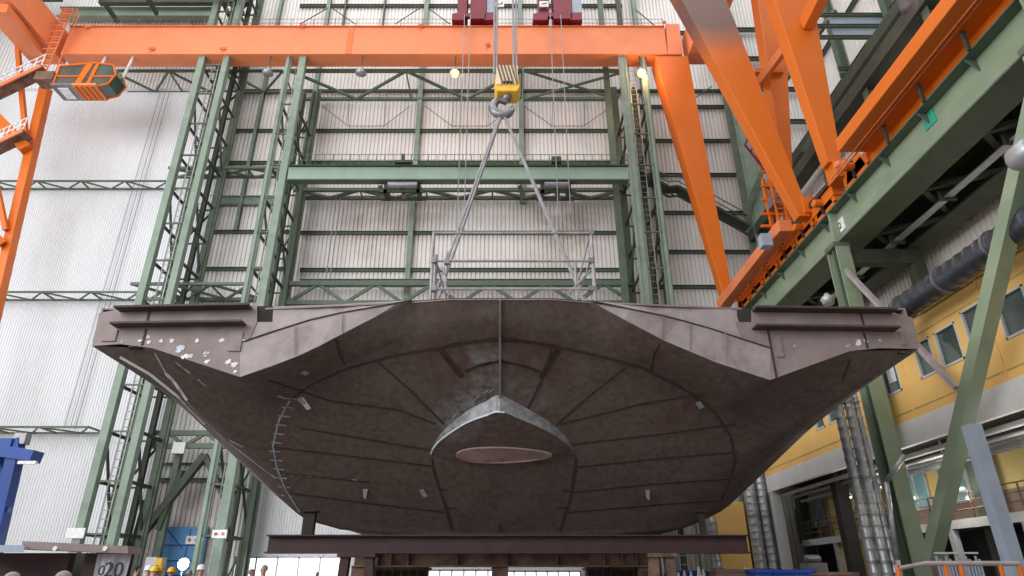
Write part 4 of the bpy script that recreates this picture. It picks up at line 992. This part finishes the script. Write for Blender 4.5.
for k in range(24):
    f = k/24; py = 398+f*106; px = 290-17*math.sin(min(1,f*1.5)*math.pi/2)+max(0,f-.5)*32
    if k%2 == 0: seam([(px-5,py),(px+6,py+1)], .018, 'pale', 'stiffener_mark', 12)
for k in range(9): seam([(280+k*9,474+k*.7),(285+k*9,474.5+k*.7)], .01, 'pale', 'chalk_mark')
seam([(152,347),(165,371),(188,402),(215,431),(245,455),(276,478)], .03, 'pale')
seam([(166,373),(176,384),(187,400)], .05, 'white', 'primer_edge'); seam([(120,357),(150,374),(180,398),(205,424)], .05, 'white', 'primer_edge')
for (x0,y0,x1,y1) in ((176,362,190,373),(198,379,206,386),(192,405,196,420),(230,440,243,447)): seam([(x0,y0),(x1,y1)], .03, 'pale', 'scratch')
# broad rusty bands around the stem
seam([(500,340),(480,341),(455,344),(440,348)], .06, 'rust', 'rust_band'); seam([(440,348),(450,362),(462,377)], .10, 'rust', 'rust_band')
seam([(500,361),(480,365),(465,371)], .05, 'rust', 'rust_band'); seam([(500,340),(530,342),(560,347)], .06, 'rust', 'rust_band')
seam([(560,347),(550,362),(541,378)], .10, 'rust', 'rust_band'); seam([(500,361),(525,366),(541,372)], .05, 'rust', 'rust_band')
for (x0,y0,x1,y1,m_) in ((301,398,309,409,'white'),(299,398,305,404,'pale'),(421,490,426,497,'pale'),(278,396,284,399,'pale'),(302,372,308,374,'pale'),(698,402,702,408,'pale')): seam([(x0,y0),(x1,y1)], .09, m_, 'chalk_patch')
# small bare scratches above the skeg
for k in range(16):
    f = random.random(); px = 447+f*50; py = 424-f*34+random.uniform(-6,2)
    seam([(px,py),(px+random.uniform(2,4),py-random.uniform(1,3))], .008, 'pale', 'scuff_mark', 12)
# lifting lugs / brackets welded to the bottom
for (px, py) in ((363,489),(645,490)):
    h = HULL(px,py,.0); MB().poly([h, h+Vector((.2,0,.06)), h+Vector((.13,0,-.38)), h+Vector((.04,0,-.3))], (0,.08,0)).build('lug', M['mauve'], SHX)
for px, py in ((136,348),(904,353)):
    h = HULL(px,py,.02); MB().lathe(h, [(.22,-.02),(.22,.02)], 14).build('drain_hole', M['black'], SHX) if h else None
# stem bar
sb = [HULL(500,y,.06) for y in range(299,396,6)]; sb = [s for s in sb if s]
mb = MB()
for p, q in zip(sb, sb[1:]): mb.bar(p, q, .07, .12, (0,-.6,-.8))
mb.build('stem_bar', M['mauve'], SHX)
# skeg pod: vertical band closing to a flat bottom
drop = [0.0]*ND
top = skegd; pod = []
for k in range(ND):
    kk = min(k, ND-k)/M_            # 0 at apex, 6 at the side corner
    h = .60*max(0, 1-kk/6.2)**.8 if kk < 6.2 else 0
    pod.append(top[k] + Vector((0, 0, -h)))
cut = [k for k in range(ND) if min(k, ND-k)/M_ <= 6.2]
nb = ND
vs = list(top)+list(pod); keep = [k % ND for k in range(-24, 25)]
vs = [top[k] for k in keep] + [pod[k] for k in keep]; nk = len(keep)
fs = [(k,k+1,nk+k+1,nk+k) for k in range(nk-1)]
band = MB().add(vs, fs).build('skeg_side', M['bare'], SHX, label='scuffed bare-metal side of the skeg')
bot = MB(); cpt = [p.copy() for p in pod]
ccc = onplane(503,470,.0)+Vector((0,0,-.12)); vs = list(pod)+[ccc]
for f in (.5,): vs += [p.lerp(ccc,f)+Vector((0,0,-.03)) for p in pod]
fs = []
for k in range(ND):
    a_, b_ = k, (k+1)%ND; fs += [(a_,b_,ND+1+b_,ND+1+a_),(ND+1+a_,ND+1+b_,ND)]
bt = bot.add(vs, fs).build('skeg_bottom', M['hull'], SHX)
for p in bt.data.polygons: p.use_smooth = True
BV2 = BVHTree.FromPolygons([v[:] for v in vs], fs)
def POD(px, py, off=.02):
    d = ray(px,py).normalized(); loc, nrm, i_, dd = BV2.ray_cast(EYE, d)
    if loc is None: return None
    if nrm.dot(d) > 0: nrm = -nrm
    return loc + nrm*off
el = []
for k in range(40):
    a_ = k*math.tau/40; px = 504+48*math.cos(a_); py = 453.5+7.5*math.sin(a_)*(1-.25*math.cos(a_)); el.append(POD(px,py,.02))
el = [e for e in el if e]
if len(el) > 20: MB().poly([e+Vector((0,0,-.07)) for e in el], (0,0,.06)).build('thruster_opening', M['pink'], SHX, label='pinkish lens-shaped plate in the skeg bottom')
em = MB()
for p, q in zip(pod[ND-24:ND]+pod[:1], pod[ND-23:ND]+pod[:2]):
    if (q-p).length > .01: em.bar(p, q, .05, .05)
em.build('skeg_edge', M['white'], SHX)
for a_, b_ in (((551,453),(574,454)),):
    p, q = POD(*a_), POD(*b_)
    if p and q: MB().bar(p, q, .05, .03).build('weld_seam', M['seam'], SHX)

# scaffold rail on the deck
YS = 19.9
def SC(px, py, y=YS): return P(px, py, y)
sc = thing('scaffold', (SC(513,296).x, YS+.8, zD), 'tubular scaffold guard rail standing on the front of the ship deck', 'scaffold')
for (px, y0_, yy, r) in ((434,232,YS,.055),(436,255,YS+.3,.06),(591,232,YS,.07),(447,252,YS+1.6,.06),(575,262,YS+1.6,.05)):
    q = SC(px,y0_,yy); MB().tube((q.x,yy,zD),q,r,8).build('post', M['tube'], sc)
for (y_, yy) in ((233,YS),(261,YS),(289,YS)):
    a, b = SC(434,y_,yy), SC(591,y_,yy); b.z = a.z; MB().tube(a, b, .05, 8).build('rail', M['tube'], sc)
for (p, q) in (((436,262),(446,296)),((449,296),(441,275)),((446,275),(436,262)),((589,238),(576,290)),((590,262),(578,296)),((591,270),(570,292)),((583,296),(590,287))):
    MB().tube(SC(*p,YS+.2), SC(*q,YS+1.2), .04, 8).build('brace', M['tube'], sc)
for px, py in ((434,261),(434,289),(591,233),(591,261),(591,289),(447,262)):
    q = SC(px,py); MB().box((q.x-.09,YS-.1,q.z-.09),(q.x+.09,YS+.1,q.z+.09)).build('coupler', M['steel'], sc)
q = SC(576,292,YS+.9)
tag(MB().box((q.x-.35,YS+.6,zD),(q.x+.35,YS+1.2,zD+.38)).box((q.x-.38,YS+.58,zD+.38),(q.x+.38,YS+1.22,zD+.42)).build('toolbox', M['white'], bevel=.02), 'small white crate on deck inside the right end of the scaffold', 'crate')
q = SC(446,292,YS+.9)
tag(MB().lathe((q.x,YS+1,zD),[(.16,0),(.18,.3),(.2,.32),(.19,.34)],12).build('bucket', M['white'], smooth=True), 'small white bucket on deck at the left end of the scaffold', 'bucket')

# supports below the hull
def sup(px0, px1, pt, pb, Y, dpt, name, m, label, cat='beam', extra=None):
    a, b = P(px0,pt,Y), P(px1,pb,Y); z1, z0 = a.z, b.z
    t = thing(name, ((a.x+b.x)/2,Y,z0), label, cat)
    MB().box((a.x,Y-dpt/2,z1-.05),(b.x,Y+dpt/2,z1)).build('top_flange', M[m], t)
    MB().box((a.x,Y-dpt/2,z0),(b.x,Y+dpt/2,z0+.05)).build('bottom_flange', M[m], t)
    MB().box((a.x+.02,Y-.03,z0+.05),(b.x-.02,Y+.03,z1-.05)).build('web', M[m], t)
    if extra:
        for px in extra:
            x = P(px,pt,Y).x; MB().box((x-.02,Y-dpt/2+.02,z0+.05),(x+.02,Y+dpt/2-.02,z1-.05)).build('stiffener', M[m], t)
    return t, z0, z1
YS2 = 24.0
t, bz0, bz1 = sup(269,749,535,553.5,YS2,.5,'support_beam','beam','long dark red-brown steel beam carrying the ship section')
for px0, px1, lb in ((305,313.5,'short steel post between the beam and the left bilge of the hull'),(698,706,'short steel post between the beam and the right bilge of the hull')):
    a, b = P(px0,511,YS2), P(px1,535,YS2)
    mb = MB().ibeam(((a.x+b.x)/2,YS2,bz1), ((a.x+b.x)/2,YS2,a.z), b.x-a.x, .25, .04, up=(0,1,0))
    mb.box((a.x-.08,YS2-.25,a.z-.04),(b.x+.08,YS2+.25,a.z)); tag(mb.build('bilge_post', M['dark']), lb, 'post')
for px0, px1, m_, lb in ((342,374,'beam','trestle leg under the left part of the support beam'),(649,672,'obeam','rusty trestle leg under the right part of the support beam')):
    a, b = P(px0,554,YS2), P(px1,554,YS2); t = thing('trestle', ((a.x+b.x)/2,YS2,0), lb, 'trestle')
    for s, x in ((-1,a.x+.15),(1,b.x-.15)): MB().bar((x,YS2,bz0),(x+s*.15,YS2,0),.3,.4,(0,1,0)).build('leg', M[m_], t)
    MB().box((a.x-.1,YS2-.3,bz0-.12),(b.x+.1,YS2+.3,bz0)).build('head_plate', M[m_], t)
    MB().box((a.x,YS2-.1,.6),(b.x,YS2+.1,.8)).build('cross_member', M[m_], t)
t, z0_, z1_ = sup(355,655,550,567,29.5,.9,'cradle_girder','obeam','stained rusty cradle girder behind and below the long support beam', 'girder', (380,393,410,458,507,556,602,620,634,648))
for (p0, p1, lb) in ((362,428,'left'),(586,646,'right')):  # added blocks that make the gap under the cradle girder dark
    a, b = P(p0,567.5,31), P(p1,567.5,31); t = thing('dark_filler', ((a.x+b.x)/2,31,0), 'dark filler block added on the floor below the cradle girder, '+lb+' one', 'filler')
    MB().box((a.x,30.5,.2),(b.x,31.5,a.z-.12)).build('body', M['dplate'], t)
    MB().box((a.x-.1,30.3,a.z-.12),(b.x+.1,31.7,a.z)).build('top_plate', M['obeam'], t)
    n = 8
    for k in range(n+1): x = a.x+(b.x-a.x)*k/n; MB().box((x-.04,30.4,0),(x+.04,30.5,a.z-.12)).build('rib', M['obeam'], t)
for px in (362,500,645):
    x = P(px,560,29.5).x; tag(MB().box((x-.35,29.2,0),(x+.35,29.8,z0_)).box((x-.55,29.0,0),(x+.55,30.0,.1)).build('cradle_post', M['obeam']), 'rusty post under the %s of the cradle girder behind the support beam' % {362:'left end',500:'middle',645:'right end'}[px], 'post', 'posts under the cradle girder')
hb = MB().box((P(340,530,29).x,28.9,z1_),(P(450,530,29).x,29.6,z1_+.35))
tag(hb.build('bearing_block', M['lmauve']), 'pale bearing strip between cradle girder and hull, left of centre', 'block')
tag(MB().box((P(600,530,29).x,28.9,z1_),(P(645,530,29).x,29.6,z1_+.35)).build('bearing_block', M['lmauve']), 'pale bearing strip between cradle girder and hull, right of centre', 'block')

# ------------------------------------------------------------------ blue machine on the left
t = thing('blue_frame', (P(10,480,30).x,30.5,0), 'bright blue steel work frame at the left edge in front of the gate', 'machine')
def bb(p, q, w_, h=None, y=30, y2=None, nm='frame_bar'): MB().bar(P(*p,y), P(*q,y2 or y), w_, h or w_, (0,1,0)).build(nm, M['blue'], t)
bb((-30,445),(16,445),.5,.7); bb((5,452),(37,457),.5,.75,nm='table'); bb((17,450),(-6,548),.5,.55,nm='leg'); bb((0,460),(7,500),.22,.25); bb((2,448),(-22,548),.4,.5,nm='leg')
bb((-8,505),(10,510),.25,.25); bb((-6,548),(-14,592),.5,.55,nm='leg'); bb((-25,470),(8,478),.3,.3); bb((16,440),(16,455),.5,.5)
q = P(22,438,30); MB().box((q.x-.25,29.8,q.z-.3),(q.x+.3,30.2,q.z+.2)).build('motor', M['steel'], t)
MB().box((P(18,463,29.4).x,29.35,P(18,464,29.4).z),(P(36,463,29.4).x,29.5,P(18,461,29.4).z)).build('light_strip', M['white'], t)

# ------------------------------------------------------------------ steel section lower left with banner
Yp = 14.0
def pl_(px0, px1, p0, p1, y, dpt, nm, m, par, lab=None):
    a, b = P(px0,p0,y), P(px1,p1,y); return MB().box((a.x,y,b.z),(b.x,y+dpt,a.z)).build(nm, M[m], par, label=lab)
t = thing('steel_panel_section', (P(60,560,Yp).x,Yp+1,0), 'low mauve and dark steel section with overhanging top plate, bottom left corner', 'panel')
a0, a1 = P(22,541,Yp), P(131,546,Yp)
MB().hexa([P(22,549,Yp),P(128,553.5,Yp),P(128,553.5,Yp)+Vector((0,.5,0)),P(12,549,Yp)+Vector((0,.5,0))],[P(22,541,Yp),P(128,546,Yp),P(128,546,Yp)+Vector((0,.5,0)),P(12,541,Yp)+Vector((0,.5,0))]).build('top_plate', M['mauve'], t)
MB().hexa([P(-30,553,Yp-.6),P(24,552,Yp-.6),P(24,552,Yp+1),P(-30,553,Yp+1)],[P(-30,545,Yp-.6),P(24,545,Yp-.6),P(24,545,Yp+1),P(-30,545,Yp+1)]).build('side_plate', M['bluegrey'], t)
a, b = P(-30,553,Yp+.5), P(71,553,Yp+.5); MB().box((a.x,Yp+.5,0),(b.x,Yp+.7,a.z)).build('front_plate', M['beam'], t)
a, b = P(86,553,Yp+.5), P(98,553,Yp+.5); MB().box((a.x,Yp+.5,0),(b.x,Yp+.7,a.z)).build('front_plate', M['beam'], t)
MB().box((P(71,553,Yp+1.5).x,Yp+1.5,0),(P(130,553,Yp+1.5).x,Yp+1.7,P(71,553,Yp+1.5).z)).build('rear_plate', M['black'], t)
for px in (23,55,105): 
    q = P(px,548.5,Yp-.02); MB().lathe(q,[(.045,-.01),(.045,.02)],10,'Y').build('mounting_spot', M['white'], t)
a, b = P(98,554,Yp+.25), P(130,555,Yp+.25)
vs = []; fs = []
for i in range(13):
    for j in range(5):
        u = i/12; z = a.z*(1-j/4); vs.append((a.x+(b.x-a.x)*u, Yp+.25+.05*math.sin(u*9+j*.8)+.04*math.sin(u*21), z))
for i in range(12):
    for j in range(4): k = i*5+j; fs.append((k,k+5,k+6,k+1))
bn = MB().add(vs,fs).build('banner', M['sheet']); tag(bn, 'greyish fabric banner with dark numerals hanging at the end of the low steel section', 'banner')
m_ = bn.modifiers.new('s','SOLIDIFY'); m_.thickness = .01
q = P(101.5,571,Yp+.1); text('0','numeral',q,.27,M['ink'],bn); q = P(113.5,570.5,Yp+.1); text('20','numeral',q,.40,M['ink'],bn,ext=.014)

# ------------------------------------------------------------------ lower right clutter
Yb = 17.5
a, b = P(896,570,Yb), P(1019,563,Yb); z1 = P(960,563.5,Yb).z
t = thing('barrier', ((a.x+b.x)/2,Yb,0), 'orange tubular barrier with pale top rail in the bottom right corner', 'barrier')
MB().tube((a.x,Yb,P(900,569,Yb).z),(P(925,565,Yb).x,Yb,z1),.05,8).tube((P(925,565,Yb).x,Yb,z1),(b.x,Yb,z1),.06,8).build('top_rail', M['lmauve'], t)
for px in (897,945,960,1000,1019): 
    x = P(px,566,Yb).x; MB().tube((x,Yb,0),(x+(.0),Yb,z1-.03),.055,8).build('post', M['vorange'], t)
for z in (.4,.9): MB().tube((a.x,Yb,z),(b.x,Yb,z),.04,8).build('mid_rail', M['vorange'], t)
def container(px0, px1, pt, Y, dpt, m, label):
    a, b = P(px0,pt,Y), P(px1,pt,Y); t = thing('container', ((a.x+b.x)/2,Y,0), label, 'container')
    MB().box((a.x,Y,0),(b.x,Y+dpt,a.z-.08)).build('body', M[m], t, bevel=.03)
    MB().box((a.x-.06,Y-.06,a.z-.1),(b.x+.06,Y+dpt+.06,a.z)).build('rim', M[m], t)
    x = a.x+.4
    while x < b.x: MB().box((x,Y-.05,0),(x+.08,Y,a.z-.1)).build('rib', M[m], t); x += .8
container(678,716,570.5,26,2,'blue','low blue container right of the rusty trestle leg')
container(716,756,569,25,2,'brown','brown-grey container between the two blue ones')
container(756,786,569.5,24,1.5,'blue','blue container in front of the silver ducts')
container(795,813,569.5,22,1.5,'blue','small blue crate right of the pale office post')
container(813,856,572,22,1.5,'obeam','rusty pallet crate at the foot of the big green column')
for i, (px, h) in enumerate(((686,572),(692,570),(699,571),(707,566),(712,569),(745,567),(748,568))):
    q = P(px,h,24.6 if px < 720 else 25.6); tag(MB().lathe((q.x,q.y if px>720 else 25.7,0),[(.1,0),(.11,q.z-.35),(.06,q.z-.15),(.03,q.z)],10).build('gas_bottle', M['white'], smooth=True), 'pale slim gas bottle behind the low containers, %s from the left' % ('first','second','third','fourth','fifth','sixth','last')[i], 'bottle', 'gas bottles by the containers')
t = thing('pipe_rack', (P(955,560,25.5).x,25.5,0), 'rack of upright grey tubes behind the green diagonal brace', 'rack')
for k in range(14):
    x = P(937,560,25.5).x+k*.12; MB().tube((x,25.5,0),(x,25.5,P(950,556,25.5).z-.1*(k%3)),.045,6).build('tube', M['bluegrey'], t)
z = P(950,553,25.5).z; MB().bar((P(935,555,25.5).x,25.5,z),(P(978,555,25.5).x,25.5,z),.08,.06).build('top_bar', M['lgrey'], t)
t = thing('pallet_stack', (P(815,560,36).x,36,0), 'dark stack of parts under the far balcony', 'stack')
MB().box((P(803,560,36).x,35.5,0),(P(822,560,36).x,36.5,P(810,563,36).z)).build('crate', M['steel'], t)
MB().lathe((P(812,556,36).x,36,P(810,563,36).z+.2),[(.15,-.4),(.2,-.3),(.2,.3),(.15,.4)],12,'X').build('drum', M['steel'], t)

# signs
def sign(px, py, Y, w_, h, label, txt='2x8'):
    q = P(px,py,Y); o = MB().box((q.x-w_/2,Y-.03,q.z-h/2),(q.x+w_/2,Y+.02,q.z+h/2)).build('sign_board', M['white']); tag(o, label, 'sign')
    for s in (-1,1):
        MB().lathe((q.x+s*w_*.24,Y-.04,q.z),[(h*.12,-.01),(h*.22,-.01),(h*.22,.01),(h*.12,.01)],16,'Y').build('sign_ring', M['redink'], o)
    MB().box((q.x-w_*.36,Y-.05,q.z-.03),(q.x-w_*.1,Y-.04,q.z+.03)).build('sign_bar', M['redink'], o)
sign(193,540,49.3,1.0,.55,'white sign with two red ring symbols on the blue door')
sign(219.5,534,43.68,.95,.5,'white sign with two red ring symbols on the tower column right of the blue door')
q = P(76,533,43.65); tag(MB().box((q.x-.6,43.6,q.z-.32),(q.x+.55,43.71,q.z+.3)).build('sign_board', M['white'], bevel=.01), 'small white board at the foot of the leftmost tower column', 'sign')
q = P(179,448,47.2); tag(MB().box((q.x-.45,47.1,q.z-.4),(q.x+.45,47.3,q.z+.4)).build('lamp_panel', M['white'], bevel=.02), 'square white light box under the lattice girder between the left towers', 'lamp')
q = P(152,557,44); tag(MB().box((P(146,557,46).x,46,0),(P(157,557,46).x,47.5,P(152,557,46).z)).build('switch_cabinet', M['lgrey'], bevel=.03), 'pale grey cabinet left of the blue door', 'cabinet')
# work light
q = P(183,566,40)
t = thing('work_light', (q.x,40,0), 'dazzling white work light on a stand in front of the blue door', 'lamp')
MB().tube((q.x,40,0),(q.x,40,q.z-.3),.04,8).build('stand', M['steel'], t)
for k in range(3): MB().tube((q.x,40,.5),(q.x+.5*math.cos(k*2.1),40+.5*math.sin(k*2.1),0),.03,6).build('leg', M['steel'], t)
MB().lathe((q.x,40,q.z+.1),[(.32,-.02),(.34,.1),(.2,.3)],20,'Y').build('head', M['steel'], t)
MB().lathe((q.x,39.95,q.z+.1),[(.18,-.06),(.28,-.02),(.3,.02)],20,'Y').build('lamp_glass', M['cold'], t)
l = bpy.data.lights.new('work_light_beam','POINT'); l.energy = 500; l.color = (.9,.95,1); l.shadow_soft_size = .4
lo = bpy.data.objects.new('work_light_beam', l); COL.objects.link(lo); lo.location = (q.x,39.6,q.z+.1)

# ------------------------------------------------------------------ people
def skin_obj(name, nodes, edges, m, parent, sub=2):
    me = bpy.data.meshes.new(name); me.from_pydata([n[0] for n in nodes], edges, [])
    me.materials.append(m); o = bpy.data.objects.new(name, me); COL.objects.link(o); ORI[o] = ORI[parent]; o.parent = parent
    bm = bmesh.new(); bm.from_mesh(me); L = bm.verts.layers.skin.verify()
    for v, nd in zip(bm.verts, nodes):
        r = nd[1]; v[L].radius = r if isinstance(r, tuple) else (r, r)
    bm.verts.ensure_lookup_table(); bm.verts[0][L].use_root = True
    bm.to_mesh(me); bm.free()
    s = o.modifiers.new('skin','SKIN'); s.use_smooth_shade = True
    b = o.modifiers.new('sub','SUBSURF'); b.levels = sub; b.render_levels = sub
    return o
def person(x, y, face, top, bottom, helmet, label, h=1.76, hair='hair', arm=0.0, group=None):
    t = thing('person', (x,y,0), label, 'person', group)
    k = h/1.76
    def v(a, b, c): return Vector((a*k, b*k, c*k))
    N = [(v(0,0,.95),(.13*k,.10*k)),(v(0,0,1.15),(.125*k,.10*k)),(v(0,.0,1.36),(.15*k,.11*k)),(v(0,.0,1.50),(.055*k,.055*k)),(v(0,-.015,1.60),(.072*k,.082*k)),(v(0,-.02,1.69),(.076*k,.09*k)),(v(0,-.0,1.74),(.05*k,.06*k))]
    E = [(0,1),(1,2),(2,3),(3,4),(4,5),(5,6)]
    for s in (-1,1):
        i = len(N); hx = s*.27; hy = -.12-arm*.2
        N += [(v(s*.18,0,1.42),.055*k),(v(s*.235,.02,1.16),.043*k),(v(hx,hy,.93+arm*.3),.034*k),(v(hx,hy-.04,.86+arm*.32),.03*k)]
        E += [(2,i),(i,i+1),(i+1,i+2),(i+2,i+3)]
        for f in range(4):
            j = len(N); N += [(v(hx-.03+.02*f,hy-.06,.80+arm*.33),.010*k),(v(hx-.03+.02*f,hy-.05,.75+arm*.33-.004*f),.009*k)]; E += [(i+3,j),(j,j+1)]
        j = len(N); N += [(v(hx-s*.045,hy-.06,.85+arm*.32),.011*k),(v(hx-s*.055,hy-.09,.81+arm*.32),.010*k)]; E += [(i+3,j),(j,j+1)]
        i = len(N); N += [(v(s*.10,0,.86),.09*k),(v(s*.11,-.01,.48),.06*k),(v(s*.12,.02,.10),.042*k),(v(s*.13,-.06,.04),.04*k),(v(s*.135,-.16,.03),.032*k)]
        E += [(0,i),(i,i+1),(i+1,i+2),(i+2,i+3),(i+3,i+4)]
    body = skin_obj('body', N, E, M['skin'], t)
    J = [(v(0,0,.90),(.165*k,.125*k)),(v(0,0,1.12),(.155*k,.125*k)),(v(0,0,1.38),(.18*k,.13*k)),(v(0,0,1.47),(.08*k,.08*k))]; JE = [(0,1),(1,2),(2,3)]
    for s in (-1,1):
        i = len(J); J += [(v(s*.19,0,1.41),.075*k),(v(s*.235,.02,1.16),.062*k),(v(s*.265,-.10-arm*.18,.97+arm*.28),.05*k)]; JE += [(2,i),(i,i+1),(i+1,i+2)]
    skin_obj('jacket', J, JE, M[top], t)
    T = [(v(0,0,.93),(.16*k,.12*k))]; TE = []
    for s in (-1,1):
        i = len(T); T += [(v(s*.10,0,.82),.105*k),(v(s*.11,-.01,.48),.08*k),(v(s*.12,.02,.10),.07*k)]; TE += [(0,i),(i,i+1),(i+1,i+2)]
    skin_obj('trousers', T, TE, M[bottom], t)
    b = MB()
    O = Vector((x,y,0))
    for s in (-1,1): b.lathe(O+v(s*.125,-.05,0), [(.07*k,0),(.085*k,.03*k),(.075*k,.08*k),(.05*k,.12*k)], 12)
    b.build('boots', M['black'], t, smooth=True)
    f = MB()
    f.lathe(O+v(0,-.118,1.635), [(.006,.035*k),(.016*k,-.005),(.004,-.015)], 8)
    f.build('nose', M['skin'], t, smooth=True)
    e = MB()
    for s in (-1,1): e.lathe(O+v(s*.032,-.098,1.665), [(.002,-.008),(.011,0),(.002,.008)], 8)
    e.box(tuple(O+v(-.025,-.104,1.598)), tuple(O+v(.025,-.096,1.604))); e.build('eyes', M['black'], t)
    for s in (-1,1): MB().lathe(O+v(s*.082,0,1.645), [(.004,-.03*k),(.016*k,-.012),(.018*k,.015),(.004,.032*k)], 8).build('ear', M['skin'], t, smooth=True)
    if helmet:
        MB().lathe(O+v(0,-.01,1.665), [(.135*k,.0),(.138*k,.012),(.122*k,.016),(.118*k,.06*k),(.098*k,.11*k),(.05*k,.14*k),(.008,.15*k)], 18).build('helmet', M[helmet], t, smooth=True)
    else:
        MB().lathe(O+v(0,.012,1.66), [(.084*k,-.04),(.093*k,.02),(.09*k,.06*k),(.07*k,.10*k),(.03*k,.122*k),(.004,.125*k)], 18).build('hair', M[hair], t, smooth=True)
    t.rotation_euler.z = face
    return t
def stand(px, D, face, top, bottom, helmet, label, py=None, **kw):
    q = P(px, 570, D); h = 1.76
    if py: h = max(1.5, min(2.02, P(px,py,D).z-.02))
    return person(q.x, D, face, top, bottom, helmet, label, h=h, **kw)
stand(137,24,1.6,'bluecloth','navy',None,'person with dark hair and blue jacket beside the banner end', hair='darkcloth', py=565)
stand(149,23.5,.3,'navy','navy','hw','person in a white helmet and navy jacket, leftmost helmet in the group', py=566)
stand(154.5,22.5,2.8,'navy','navy','hy','person in a yellow helmet beside the white helmet, navy jacket', py=567)
stand(160,22.8,-.4,'navy','navy','ho','person in an amber helmet in the middle of the group', py=567)
stand(172,23.6,.2,'bluecloth','navy','ho','person in an amber helmet and bright blue jacket left of the work light', py=568)
stand(201,23,.9,'darkcloth','darkcloth','hw','person in black with a white helmet right of the work light', py=565)
stand(190,26,2.5,'greycloth','navy',None,'person in a grey jacket just right of the work light', py=570)
stand(252,26,1.5,'navy','navy',None,'person in dark blue by the bright windows, left one, bare headed', py=569)
stand(264,22,-.6,'navy','navy',None,'person in navy before the bright windows, the nearer and taller one', py=565)
stand(317.5,40,0,'navy','navy',None,'small distant person in front of the bright windows', py=572)
q = P(159.5,562,36)
tag(MB().box((q.x-.16,35.9,q.z-.16),(q.x+.16,36.2,q.z+.18)).tube((q.x,36.05,0),(q.x,36.05,q.z-.16),.04,8).build('warning_light_post', M['hookyel'], bevel=.01), 'yellow box on a thin post above the helmets', 'post')
stand(15,8.2,3.1,'greycloth','navy',None,'person with grey hair at the bottom left, only the crown showing, left one', py=572)
stand(66,8.0,3.0,'darkcloth','navy',None,'person with grey hair at the bottom left, only the crown showing, right one', py=571)
